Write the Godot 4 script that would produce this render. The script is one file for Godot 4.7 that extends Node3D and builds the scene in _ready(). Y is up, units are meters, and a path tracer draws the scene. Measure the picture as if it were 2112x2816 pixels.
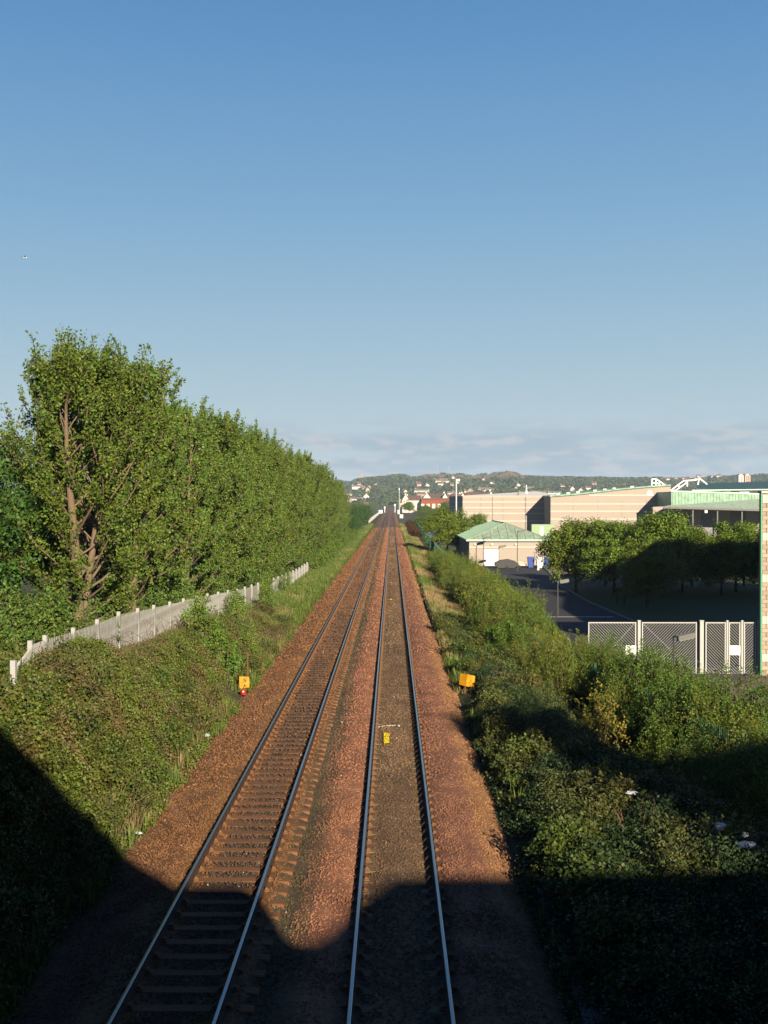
extends Node3D
# A double railway line seen from a road bridge, looking along the rails (-Z). Rail heads lie at y = 0; d = -z is the distance along the line.

var noise := FastNoiseLite.new()
var fine := FastNoiseLite.new()
var used := {}
var mats := {}
var cam: Camera3D


# ---------------------------------------------------------------- mesh buffer
class Buf:
	var v := PackedVector3Array()
	var n := PackedVector3Array()
	var c := PackedColorArray()
	var ix := PackedInt32Array()

	func quad(a: Vector3, b: Vector3, p: Vector3, q: Vector3, col := Color.WHITE) -> void:  # counter-clockwise from outside
		var m := (b - a).cross(p - a)
		if m.length_squared() < 1e-14:
			m = (p - a).cross(q - a)
		m = m.normalized()
		var k := v.size()
		v.append(a); v.append(b); v.append(p); v.append(q)
		for i in 4:
			n.append(m); c.append(col)
		ix.append(k); ix.append(k + 2); ix.append(k + 1)
		ix.append(k); ix.append(k + 3); ix.append(k + 2)

	func tri(a: Vector3, b: Vector3, p: Vector3, col := Color.WHITE) -> void:
		var m := (b - a).cross(p - a).normalized()
		var k := v.size()
		v.append(a); v.append(b); v.append(p)
		for i in 3:
			n.append(m); c.append(col)
		ix.append(k); ix.append(k + 2); ix.append(k + 1)

	func box(o: Vector3, s: Vector3, col := Color.WHITE, t := Basis()) -> void:
		var x := t.x * s.x * 0.5
		var y := t.y * s.y * 0.5
		var z := t.z * s.z * 0.5
		quad(o - x - y + z, o + x - y + z, o + x + y + z, o - x + y + z, col)
		quad(o + x - y - z, o - x - y - z, o - x + y - z, o + x + y - z, col)
		quad(o + x - y + z, o + x - y - z, o + x + y - z, o + x + y + z, col)
		quad(o - x - y - z, o - x - y + z, o - x + y + z, o - x + y - z, col)
		quad(o - x + y + z, o + x + y + z, o + x + y - z, o - x + y - z, col)
		quad(o - x - y - z, o + x - y - z, o + x - y + z, o - x - y + z, col)

	func bar(a: Vector3, b: Vector3, w: float, h: float, col := Color.WHITE) -> void:  # a straight bar of w x h section
		var z := (b - a)
		var l := z.length()
		z /= l
		var up := Vector3.UP if absf(z.y) < 0.95 else Vector3.RIGHT
		var x := up.cross(z).normalized()
		box((a + b) * 0.5, Vector3(w, h, l), col, Basis(x, z.cross(x), z))

	func tube(pts: PackedVector3Array, r0: float, r1: float, sides := 5, col := Color.WHITE, cap := false) -> void:
		var k := v.size()
		var last := pts.size() - 1
		for i in pts.size():
			var d := (pts[mini(i + 1, last)] - pts[maxi(i - 1, 0)]).normalized()
			var u := d.cross(Vector3(0.3, 0.1, 0.95)).normalized()
			var w := d.cross(u)
			var r := lerpf(r0, r1, float(i) / last)
			for s in sides:
				var a := TAU * s / sides
				var m := u * cos(a) + w * sin(a)
				v.append(pts[i] + m * r); n.append(m); c.append(col)
		for i in last:
			for s in sides:
				var a := k + i * sides + s
				var b := k + i * sides + (s + 1) % sides
				ix.append(a); ix.append(a + sides); ix.append(b)
				ix.append(b); ix.append(a + sides); ix.append(b + sides)
		if cap:
			var e := v.size()
			var d2 := (pts[last] - pts[last - 1]).normalized()
			for s in sides:
				v.append(v[k + last * sides + s]); n.append(d2); c.append(col)
			for s in range(1, sides - 1):
				ix.append(e); ix.append(e + s + 1); ix.append(e + s)

	func leaf(p: Vector3, dir: Vector3, side: Vector3, l: float, w: float, col: Color) -> void:
		var m := side.cross(dir)
		if m.y < 0.0:
			m = -m
			side = -side
		var k := v.size()
		var mid := p + dir * l * 0.45
		v.append(p); v.append(mid + side * w * 0.5); v.append(p + dir * l); v.append(mid - side * w * 0.5)
		n.append(m); n.append(m); n.append(m); n.append(m)
		c.append(col); c.append(col); c.append(col); c.append(col)
		ix.append(k); ix.append(k + 2); ix.append(k + 1)
		ix.append(k); ix.append(k + 3); ix.append(k + 2)

	func prism(poly: PackedVector2Array, z0: float, z1: float, col := Color.WHITE) -> void:  # outline in x, y (counter-clockwise), from z1 (far) to z0 (near)
		var turning := 0.0
		for i in poly.size():
			turning += poly[i].cross(poly[(i + 1) % poly.size()])
		if turning < 0.0:
			poly = poly.duplicate()
			poly.reverse()
		var t := Geometry2D.triangulate_polygon(poly)
		for i in range(0, t.size(), 3):
			var a := poly[t[i]]
			var b := poly[t[i + 1]]
			var p := poly[t[i + 2]]
			if (b - a).cross(p - a) < 0:
				var h := b
				b = p
				p = h
			tri(Vector3(a.x, a.y, z0), Vector3(b.x, b.y, z0), Vector3(p.x, p.y, z0), col)
			tri(Vector3(a.x, a.y, z1), Vector3(p.x, p.y, z1), Vector3(b.x, b.y, z1), col)
		for i in poly.size():
			var a := poly[i]
			var b := poly[(i + 1) % poly.size()]
			quad(Vector3(b.x, b.y, z0), Vector3(a.x, a.y, z0), Vector3(a.x, a.y, z1), Vector3(b.x, b.y, z1), col)

	func mesh() -> ArrayMesh:
		var a := []
		a.resize(Mesh.ARRAY_MAX)
		a[Mesh.ARRAY_VERTEX] = v
		a[Mesh.ARRAY_NORMAL] = n
		a[Mesh.ARRAY_COLOR] = c
		a[Mesh.ARRAY_INDEX] = ix
		var m := ArrayMesh.new()
		m.add_surface_from_arrays(Mesh.PRIMITIVE_TRIANGLES, a)
		return m


# ---------------------------------------------------------------- nodes
func numbered(parent: Node, called: String) -> String:
	var key := str(parent.get_instance_id()) + called
	var k: int = used.get(key, 0)
	used[key] = k + 1
	return called if k == 0 else "%s_%03d" % [called, k]


func thing(called: String, label: String, category: String, at := Vector3.ZERO, turn := 0.0, group := "") -> Node3D:
	var o := Node3D.new()
	o.name = numbered(self, called)
	add_child(o, true)
	o.position = at
	o.rotation.y = turn
	tag(o, label, category, group)
	return o


func tag(o: Node, label: String, category := "", group := "") -> void:
	o.set_meta("label", label)
	if category:
		o.set_meta("category", category)
	if group:
		o.set_meta("group", group)


func part(called: String, shape, m: Material, parent: Node = self, at := Vector3.ZERO) -> MeshInstance3D:
	var o := MeshInstance3D.new()
	o.name = numbered(parent, called)
	o.mesh = shape.mesh() if shape is Buf else shape
	o.material_override = m
	parent.add_child(o, true)
	o.position = at
	return o


func struct(called: String, shape, m: Material) -> MeshInstance3D:
	var o := part(called, shape, m)
	o.set_meta("kind", "structure")
	return o


func copy(o: Node3D, at: Vector3, turn := 0.0, size := Vector3.ONE, label := "", group := "") -> Node3D:
	var r: Node3D = o.duplicate()
	r.name = numbered(self, str(o.name).rstrip("0123456789_"))
	add_child(r, true)
	r.position = at
	r.rotation.y = turn
	r.scale = size
	if label:
		r.set_meta("label", label)
	if group:
		r.set_meta("group", group)
	return r


func scatter(called: String, label: String, shape: Mesh, m: Material, where: Array, tints: Array = []) -> MultiMeshInstance3D:
	var mm := MultiMesh.new()
	mm.transform_format = MultiMesh.TRANSFORM_3D
	mm.use_colors = not tints.is_empty()
	mm.mesh = shape
	mm.instance_count = where.size()
	for i in where.size():
		mm.set_instance_transform(i, where[i])
		if mm.use_colors:
			mm.set_instance_color(i, tints[i])
	var o := MultiMeshInstance3D.new()
	o.name = numbered(self, called)
	o.multimesh = mm
	o.material_override = m
	add_child(o, true)
	o.set_meta("kind", "stuff")
	o.set_meta("label", label)
	return o


# ---------------------------------------------------------------- materials (colours are linear base colours)
func ntex(kind: String) -> NoiseTexture2D:
	if mats.has(kind):
		return mats[kind]
	var f := FastNoiseLite.new()
	var t := NoiseTexture2D.new()
	t.width = 512
	t.height = 512
	t.seamless = true
	var g := Gradient.new()
	if kind == "cells":
		f.noise_type = FastNoiseLite.TYPE_CELLULAR
		f.cellular_return_type = FastNoiseLite.RETURN_CELL_VALUE
		f.frequency = 0.06
		g.set_color(0, Color(0.62, 0.62, 0.62)); g.set_color(1, Color(1, 1, 1))
	elif kind == "cell_relief":
		f.noise_type = FastNoiseLite.TYPE_CELLULAR
		f.cellular_return_type = FastNoiseLite.RETURN_DISTANCE
		f.frequency = 0.06
		g.set_color(0, Color(1, 1, 1)); g.set_color(1, Color(0, 0, 0))
	elif kind == "grain":
		f.noise_type = FastNoiseLite.TYPE_SIMPLEX
		f.frequency = 0.09
		f.fractal_octaves = 5
		g.set_color(0, Color(0.7, 0.7, 0.7)); g.set_color(1, Color(1, 1, 1))
	elif kind == "blotch":
		f.noise_type = FastNoiseLite.TYPE_PERLIN
		f.frequency = 0.012
		f.fractal_octaves = 6
		g.set_color(0, Color(0.72, 0.7, 0.68)); g.set_color(1, Color(1, 1, 1))
	t.color_ramp = g
	t.noise = f
	mats[kind] = t
	return t


func mat(key: String, col: Color, rough := 0.9, tex := "", tile := 1.0, metal := 0.0, vcol := false) -> StandardMaterial3D:
	if mats.has("m" + key):
		return mats["m" + key]
	var m := StandardMaterial3D.new()
	m.resource_name = key
	m.albedo_color = (col * (1.0 if metal > 0.5 else 0.86)).linear_to_srgb()
	m.albedo_color.a = 1.0
	m.roughness = rough
	m.metallic = metal
	m.metallic_specular = 0.35
	m.vertex_color_use_as_albedo = vcol
	if tex:
		m.albedo_texture = ntex(tex)
		m.uv1_triplanar = true
		m.uv1_world_triplanar = true
		m.uv1_scale = Vector3.ONE / tile
	mats["m" + key] = m
	return m


func leafmat(key: String, back := 0.5) -> StandardMaterial3D:
	var m := mat(key, Color.WHITE, 0.55, "", 1.0, 0.0, true)
	m.backlight_enabled = true
	m.backlight = Color(back, back, back * 0.55)
	m.metallic_specular = 0.3
	return m


func tint(r: RandomNumberGenerator, c: Color, lo := 0.7, hi := 1.3) -> Color:
	var k := r.randf_range(lo, hi)
	var w := r.randf_range(-0.12, 0.16)
	return Color(c.r * k * (1.0 + w), c.g * k, c.b * k * (1.0 - w * 0.6))


func rdir(r: RandomNumberGenerator) -> Vector3:
	var y := r.randf_range(-1, 1)
	var a := r.randf() * TAU
	var s := sqrt(1 - y * y)
	return Vector3(cos(a) * s, y, sin(a) * s)


func any_turn(r: RandomNumberGenerator) -> Basis:
	return Basis(rdir(r), r.randf() * TAU)


# ---------------------------------------------------------------- the lie of the land
func ramp(t: PackedVector2Array, x: float) -> float:
	if x <= t[0].x:
		return t[0].y
	for i in range(1, t.size()):
		if x < t[i].x:
			return lerpf(t[i - 1].y, t[i].y, (x - t[i - 1].x) / (t[i].x - t[i - 1].x))
	return t[t.size() - 1].y

var left_level := PackedVector2Array([Vector2(0, 3.1), Vector2(26, 2.8), Vector2(31, 2.4), Vector2(38, 2.15), Vector2(50, 1.5), Vector2(68, 0.55), Vector2(102, -0.65), Vector2(147, -0.9), Vector2(400, -1.4)])
var ridge_level := PackedVector2Array([Vector2(0, 0.2), Vector2(28, 0.0), Vector2(40, -0.3), Vector2(60, -0.9), Vector2(100, -1.1), Vector2(400, -1.2)])
var belt_line := PackedVector2Array([Vector2(20, 12.6), Vector2(26, 11.6), Vector2(32, 10.6), Vector2(40, 9.6), Vector2(50, 8.3), Vector2(60, 7.3), Vector2(80, 7.7), Vector2(95, 7.6), Vector2(120, 6.8), Vector2(160, 7.0), Vector2(400, 9.0)])


func gy(x: float, d: float) -> float:
	var y: float
	if x < -6.1:
		y = lerpf(-0.55, ramp(left_level, d), smoothstep(-6.1, lerpf(-8.5, -9.4, smoothstep(26.0, 36.0, d)), x))
	elif x < 2.7:
		y = -0.95
		if x < -5.7:
			y = lerpf(-0.55, -0.95, (x + 6.1) / 0.4)
		elif x > 2.4:
			y = lerpf(-0.95, -0.5, (x - 2.4) / 0.3)
	else:
		var xr := 5.0 + maxf(0.0, 34.0 - d) * 0.18
		var yr := ramp(ridge_level, d)
		if x < xr:
			y = lerpf(-0.5, yr, smoothstep(2.7, xr, x))
		else:
			y = lerpf(yr, lerpf(-2.4, -1.8, smoothstep(30.0, 52.0, d + maxf(0.0, x - 9.0) * 6.0)), smoothstep(xr, xr + 3.0, x))
	if absf(x) > 9.0:
		y += noise.get_noise_2d(x * 2.0, d * 2.0) * 0.12
	return y


func add_ground(): 
	var xs := PackedFloat32Array([-9000, -4000, -1800, -900, -500, -300, -180, -120, -80, -60, -45, -35, -28, -23, -19, -16, -14, -12.5, -11.2, -10.2])
	var x := -9.6
	while x < 14.0:
		xs.append(x)
		x += 0.4
	for e in [15.0, 17.0, 19.0, 22.0, 26.0, 31.0, 37.0, 45.0, 55.0, 70.0, 90.0, 120.0, 180.0, 300.0, 500.0, 900.0, 1800.0, 4000.0, 9000.0]:
		xs.append(e)
	var ds := PackedFloat32Array([-3000, -800, -200, -60, -20, 0, 8])
	var d := 12.0
	while d < 12000.0:
		ds.append(d)
		d += clampf(d * 0.03, 0.6, 1500.0)
	var b := Buf.new()
	var nx := xs.size()
	for j in ds.size():
		for i in nx:
			var px := xs[i]
			var pd := ds[j]
			b.v.append(Vector3(px, gy(px, pd), -pd))
			var k := noise.get_noise_2d(px * 3.0, pd * 3.0) * 0.5 + 0.5
			var q := fine.get_noise_2d(px * 4.0, pd * 4.0) * 0.5 + 0.5
			b.c.append(Color(0.035, 0.055, 0.016).lerp(Color(0.085, 0.075, 0.035), k * 0.7 + q * 0.3))
			var e := 0.2
			b.n.append(Vector3(gy(px - e, pd) - gy(px + e, pd), 2 * e, gy(px, pd + e) - gy(px, pd - e)).normalized())
	for j in ds.size() - 1:
		for i in nx - 1:
			var a := j * nx + i
			b.ix.append(a); b.ix.append(a + nx); b.ix.append(a + 1)
			b.ix.append(a + 1); b.ix.append(a + nx); b.ix.append(a + nx + 1)
	struct("ground", b, mat("ground", Color.WHITE, 0.95, "grain", 1.7, 0.0, true))


# ---------------------------------------------------------------- railway
var bed_x := PackedFloat32Array([-6.75, -6.3, -5.9, -5.4, -5.0, -4.7, -4.5, -4.3, -4.07, -3.8, -3.5, -3.1, -2.8, -2.56, -2.35, -2.2, -2.05, -1.85, -1.6, -1.3, -1.0, -0.8, -0.62, -0.45, -0.2, 0.13, 0.45, 0.7, 0.885, 1.1, 1.4, 1.8, 2.15, 2.45, 2.7, 2.95])
var bed_y := PackedFloat32Array([-0.82, -0.62, -0.5, -0.38, -0.26, -0.17, -0.15, -0.15, -0.18, -0.18, -0.178, -0.178, -0.18, -0.18, -0.15, -0.19, -0.25, -0.22, -0.15, -0.1, -0.09, -0.12, -0.2, -0.19, -0.155, -0.145, -0.155, -0.19, -0.2, -0.12, -0.09, -0.11, -0.22, -0.36, -0.5, -0.78])
# base colour across the bed: rust dust by the rails, dark grease in the four-foot, pink granite on the shoulders
var bed_c: Array[Color] = []


func bed_colour(x: float, d: float) -> Color:
	var rust := Color(0.165, 0.075, 0.033)
	var dust := Color(0.165, 0.08, 0.031)
	var grey := Color(0.075, 0.048, 0.03)
	var pink := Color(0.225, 0.1, 0.054)
	var w := noise.get_noise_2d(x * 6.0, d * 1.2)
	var xx := x + w * 0.12
	var c := rust
	if xx < -6.0:
		c = Color(0.1, 0.065, 0.036)
	elif xx < -4.55:
		c = rust.lerp(dust, 0.4 + w)
	elif xx < -4.0:
		c = dust
	elif xx < -3.78:
		c = dust
	elif xx < -2.78:
		c = grey.lerp(rust, clampf(0.12 + w, 0.0, 0.5))
	elif xx < -2.25:
		c = dust
	elif xx < -1.85:
		c = Color(0.075, 0.055, 0.028)
	elif xx < -1.55:
		c = Color(0.14, 0.075, 0.04)
	elif xx < -0.55:
		c = pink
	elif xx < -0.4:
		c = dust.lerp(grey, 0.4)
	elif xx < 0.6:
		c = Color(0.105, 0.063, 0.034).lerp(Color(0.15, 0.092, 0.048), clampf(0.4 + w * 1.6, 0, 1))
	elif xx < 1.0:
		c = dust.lerp(grey, 0.5)
	elif xx < 2.0:
		c = Color(0.185, 0.083, 0.048)
	else:
		c = Color(0.225, 0.112, 0.049)
	var k := 1.0 + fine.get_noise_2d(x * 9.0, d * 5.0) * 0.35
	return Color(c.r * k, c.g * k, c.b * k)


func bed_level(x: float) -> float:
	for i in range(1, bed_x.size()):
		if x < bed_x[i]:
			return lerpf(bed_y[i - 1], bed_y[i], (x - bed_x[i - 1]) / (bed_x[i] - bed_x[i - 1]))
	return -0.9


func add_bed():
	var ds := PackedFloat32Array([-20, 0, 8])
	var d := 13.0
	while d < 1500.0:
		ds.append(d)
		d += clampf(d * 0.012, 0.25, 20.0)
	var b := Buf.new()
	var nx := bed_x.size()
	for j in ds.size():
		for i in nx:
			var p := Vector2(bed_x[i], ds[j])
			b.v.append(Vector3(p.x, bed_y[i] + fine.get_noise_2d(p.x * 8.0, p.y * 6.0) * (0.012 if absf(p.x + 3.315) < 0.8 or absf(p.x - 0.13) < 0.8 else 0.03), -p.y))
			b.c.append(bed_colour(p.x, p.y))
			var s := (bed_y[mini(i + 1, nx - 1)] - bed_y[maxi(i - 1, 0)]) / (bed_x[mini(i + 1, nx - 1)] - bed_x[maxi(i - 1, 0)])
			b.n.append(Vector3(-s, 1, 0).normalized())
	for j in ds.size() - 1:
		for i in nx - 1:
			var a := j * nx + i
			b.ix.append(a); b.ix.append(a + nx); b.ix.append(a + 1)
			b.ix.append(a + 1); b.ix.append(a + nx); b.ix.append(a + nx + 1)
	var m := mat("ballast", Color(1.3, 1.3, 1.3), 0.95, "cells", 2.2, 0.0, true)
	struct("ballast_bed", b, m)
	# loose stones of the ballast, real ones where they can still be told apart
	var r := RandomNumberGenerator.new()
	r.seed = 11
	var st := stone(r)
	var where := []
	var tints := []
	for zone in [[13.0, 30.0, 310.0, 0.041], [30.0, 55.0, 120.0, 0.06], [55.0, 100.0, 26.0, 0.1], [100.0, 180.0, 13.0, 0.16], [180.0, 330.0, 5.0, 0.26]]:
		var count := int((zone[1] - zone[0]) * 8.9 * zone[2])
		for k in count:
			var x := r.randf_range(-6.35, 2.75)
			var q := r.randf_range(zone[0], zone[1])
			var y := bed_level(x)
			var in_left := absf(x + 3.315) < 1.3
			var in_right := absf(x - 0.1325) < 1.3
			var cell := fposmod(q, 0.63)
			if in_left and absf(x + 3.315) < 0.78:
				if cell < 0.25:
					if r.randf() > 0.1:
						continue
				else:
					y = -0.175 + 0.045 * sin((cell - 0.25) / 0.38 * PI) * clampf(1.5 - absf(x + 3.315) * 1.4, 0.2, 1.0)
			if absf(x + 4.07) < 0.16 or absf(x + 2.56) < 0.16 or absf(x + 0.62) < 0.14 or absf(x - 0.885) < 0.14:
				continue
			if in_right and absf(x - 0.1325) > 0.48 and absf(x - 0.1325) < 0.9 and cell < 0.3:
				continue
			var s: float = zone[3] * r.randf_range(0.6, 1.35)
			where.append(Transform3D(any_turn(r).scaled(Vector3(s, s, s)), Vector3(x, y + s * r.randf_range(-0.2, 0.25), -q)))
			var c := bed_colour(x, q)
			var f := r.randf_range(0.58, 0.98)
			if r.randf() < 0.005:
				c = Color(0.3, 0.22, 0.16)
			tints.append(Color(c.r * f, c.g * f * r.randf_range(0.92, 1.1), c.b * f * r.randf_range(0.85, 1.25)))
	scatter("ballast_stones", "loose rust stained granite stones of the track bed", st, mat("stone", Color.WHITE, 0.9, "", 1.0, 0.0, true), where, tints)


func stone(r: RandomNumberGenerator) -> ArrayMesh:
	var b := Buf.new()
	var p := PackedVector3Array()
	for q in [Vector3(1, 0, 0), Vector3(-1, 0, 0), Vector3(0, 0.8, 0), Vector3(0, -0.8, 0), Vector3(0, 0, 1), Vector3(0, 0, -1)]:
		p.append(q * r.randf_range(0.45, 0.65) + rdir(r) * 0.12)
	for f in [[0, 2, 4], [4, 2, 1], [1, 2, 5], [5, 2, 0], [4, 3, 0], [1, 3, 4], [5, 3, 1], [0, 3, 5]]:
		var a := p[f[0]]
		var q := p[f[1]]
		var e := p[f[2]]
		var m := (a + q + e) / 3.0 * r.randf_range(1.05, 1.3)
		for g in [[a, q], [q, e], [e, a]]:
			var w: Vector3 = (g[1] - g[0]).cross(m - g[0])
			if w.dot(m) > 0:
				b.tri(g[0], g[1], m)
			else:
				b.tri(g[1], g[0], m)
	return b.mesh()


func track(called: String, cx: float, label: String, concrete: bool):
	var t := thing(called, label, "railway track", Vector3(cx, 0, 0))
	var steel := mat("rail_top", Color(0.25, 0.265, 0.29), 0.2, "", 1.0, 0.9)
	var rusty := mat("rail_side", Color(0.055, 0.03, 0.02), 0.8, "grain", 0.6)
	var far := -1480.0
	for s in [-1, 1]:
		var x: float = s * 0.7525
		var b := Buf.new()
		var o := PackedVector2Array()
		for q in [Vector2(-0.07, -0.16), Vector2(0.07, -0.16), Vector2(0.07, -0.148), Vector2(0.012, -0.125), Vector2(0.012, -0.045), Vector2(0.034, -0.038), Vector2(0.034, -0.012), Vector2(-0.034, -0.012), Vector2(-0.034, -0.038), Vector2(-0.012, -0.045), Vector2(-0.012, -0.125), Vector2(-0.07, -0.148)]:
			o.append(q)
		b.prism(o, 20.0, far)
		var rail := part("rail", b, rusty, t, Vector3(x, 0, 0))
		var h := Buf.new()
		var u := PackedVector2Array()
		for q in [Vector2(-0.028, -0.0118), Vector2(0.028, -0.0118), Vector2(0.028, -0.005), Vector2(0.022, -0.001), Vector2(0.012, 0.0), Vector2(-0.012, 0.0), Vector2(-0.022, -0.001), Vector2(-0.028, -0.005)]:
			u.append(q)
		h.prism(u, 20.0, far)
		part("running_surface", h, steel, rail)
	var r := RandomNumberGenerator.new()
	r.seed = 5 + int(concrete)
	var shapes := []
	for k in 4:
		var b := Buf.new()
		var jag := r.randf_range(-0.01, 0.01)
		if concrete:
			var o := PackedVector2Array()
			for q in [Vector2(-0.135, -0.2), Vector2(0.135, -0.2), Vector2(0.125, -0.02), Vector2(0.105, 0.0), Vector2(-0.105, 0.0), Vector2(-0.125, -0.02)]:
				o.append(q)
			var e := Buf.new()
			e.prism(o, 1.25 + jag, -1.25)
			var turn := Basis(Vector3.UP, PI / 2)
			for i in e.v.size():
				var pv := e.v[i]
				if pv.y > -0.1:
					pv.y -= 0.03 * clampf(1.0 - absf(pv.z) / 0.5, 0, 1)
				b.v.append(turn * pv); b.n.append(turn * e.n[i]); b.c.append(Color.WHITE)
			b.ix = e.ix
		else:
			b.box(Vector3(jag, -0.065, 0), Vector3(2.5, 0.13, 0.25 + jag))
			b.box(Vector3(jag, 0.004, 0), Vector3(2.46, 0.01, 0.215))
		shapes.append(b.mesh())
	var looks := []
	for k in 3:
		if concrete:
			looks.append(mat("sleeper_concrete%d" % k, [Color(0.15, 0.11, 0.058), Color(0.125, 0.09, 0.047), Color(0.17, 0.125, 0.07)][k], 0.85, "grain", 0.5))
		else:
			looks.append(mat("sleeper_rust%d" % k, [Color(0.2, 0.088, 0.038), Color(0.17, 0.077, 0.034), Color(0.215, 0.097, 0.043)][k], 0.85, "grain", 0.4))
	for k in 280:
		var d := 12.6 + k * 0.63
		var o := part("sleeper", shapes[r.randi() % 4], looks[r.randi() % 3], t, Vector3(r.randf_range(-0.03, 0.03), -0.168 - r.randf() * 0.006, -d - 0.135))
		o.rotation.y = r.randf_range(-0.012, 0.012)
	var clip := Buf.new()
	clip.box(Vector3(0, 0.012, 0), Vector3(0.34, 0.024, 0.16))
	for s in [-1, 1]:
		clip.box(Vector3(s * 0.1, 0.045, 0), Vector3(0.05, 0.05, 0.1))
		clip.box(Vector3(s * 0.135, 0.035, 0.03), Vector3(0.03, 0.03, 0.05))
	var cm := clip.mesh()
	var mm := MultiMesh.new()
	mm.transform_format = MultiMesh.TRANSFORM_3D
	mm.mesh = cm
	mm.instance_count = 560
	for k in 560:
		mm.set_instance_transform(k, Transform3D(Basis(), Vector3(-0.7525 if k % 2 else 0.7525, -0.166, -12.735 - (k / 2) * 0.63)))
	var c := MultiMeshInstance3D.new()
	c.name = "rail_fastenings"
	c.multimesh = mm
	c.material_override = mat("fastening", Color(0.05, 0.03, 0.02) if concrete else Color(0.13, 0.06, 0.025), 0.8)
	c.set_meta("kind", "stuff")
	t.add_child(c, true)


# ---------------------------------------------------------------- plants
var bark_c := Color(0.17, 0.125, 0.08)


func poplar(seed_: int, tall: float, limbs: int, twigs: int, leaves: int, size: float, col: Color, lean := Vector3.ZERO, hollow := 0.42, low := 0.12, fork_lean := Vector3.ZERO, spread := 1.0) -> Array:
	var r := RandomNumberGenerator.new()
	r.seed = seed_
	var wood := Buf.new()
	var crown := Buf.new()
	var reach := PackedVector2Array([Vector2(0.05, 3.2), Vector2(0.15, 4.6), Vector2(0.4, 4.6), Vector2(0.6, 4.0), Vector2(0.8, 2.7), Vector2(0.95, 1.2), Vector2(1.0, 0.5)])
	for stem in (1 if fork_lean == Vector3.ZERO else 2):
		var high := tall if stem == 0 else tall * 0.94
		var trunk := PackedVector3Array()
		for i in 13:
			var f := i / 12.0
			trunk.append(Vector3(sin(f * 5.0 + seed_) * 0.18 * f, f * high * 0.97, cos(f * 4.0 + seed_) * 0.2 * f) + (lean if stem == 0 else fork_lean) * pow(f, 1.3))
		trunk[0].y = -0.6
		wood.tube(trunk, 0.27 if stem == 0 else 0.19, 0.03, 8, bark_c)
		for k in limbs:
			var t := low + (0.98 - low) * pow((k + r.randf()) / limbs, 0.85)
			var i := mini(int(t * 12.0), 11)
			var p := trunk[i].lerp(trunk[i + 1], t * 12.0 - i)
			var az := k * 2.39996 + r.randf_range(-0.5, 0.5)
			var ang := lerpf(1.25, 0.42, t) + r.randf_range(-0.18, 0.18)
			var dir := Vector3(cos(az) * sin(ang), cos(ang), sin(az) * sin(ang))
			var l := ramp(reach, t) * r.randf_range(0.72, 1.12) * spread * tall / 14.0
			l = l / maxf(0.55, sin(ang))
			l = minf(l, (1.04 - t) * high * 1.2 + 0.6)
			var pts := PackedVector3Array([p])
			var dirs := PackedVector3Array([dir])
			for s in 7:
				p += dir * l / 7.0
				pts.append(p)
				dirs.append(dir)
				dir = (dir + Vector3.UP * 0.10 + rdir(r) * 0.13).normalized()
			var thick := 0.02 + 0.075 * (1.0 - t) * r.randf_range(0.4, 1.0)
			wood.tube(pts, thick, 0.012, 5, bark_c)
			for j in twigs:
				var f := hollow + (1.0 - hollow) * (j + r.randf()) / twigs
				var q := mini(int(f * 7.0), 6)
				var a := pts[q].lerp(pts[q + 1], f * 7.0 - q)
				var td := (dirs[q] * 0.7 + rdir(r) * 0.85 + Vector3.UP * 0.45).normalized()
				var tl := r.randf_range(0.5, 1.25) * (1.15 - 0.4 * f)
				if j == twigs - 1:
					td = (dirs[7] + Vector3.UP * 0.8).normalized()
					tl = r.randf_range(0.7, 1.3)
				var e := a + td * tl
				wood.tube(PackedVector3Array([a, a.lerp(e, 0.5) + rdir(r) * 0.06, e]), 0.014, 0.005, 3, bark_c)
				var hue := tint(r, col, 0.8, 1.2)
				for w in leaves:
					var g := 0.12 + 0.92 * r.randf()
					var at := a.lerp(e, g) + rdir(r) * 0.13
					var ld := (rdir(r) + td * 0.5).normalized()
					var side := ld.cross(rdir(r)).normalized()
					crown.leaf(at, ld, side, size * r.randf_range(0.7, 1.25), size * r.randf_range(0.6, 0.95), tint(r, hue, 0.75, 1.25))
	return [wood.mesh(), crown.mesh()]


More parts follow.
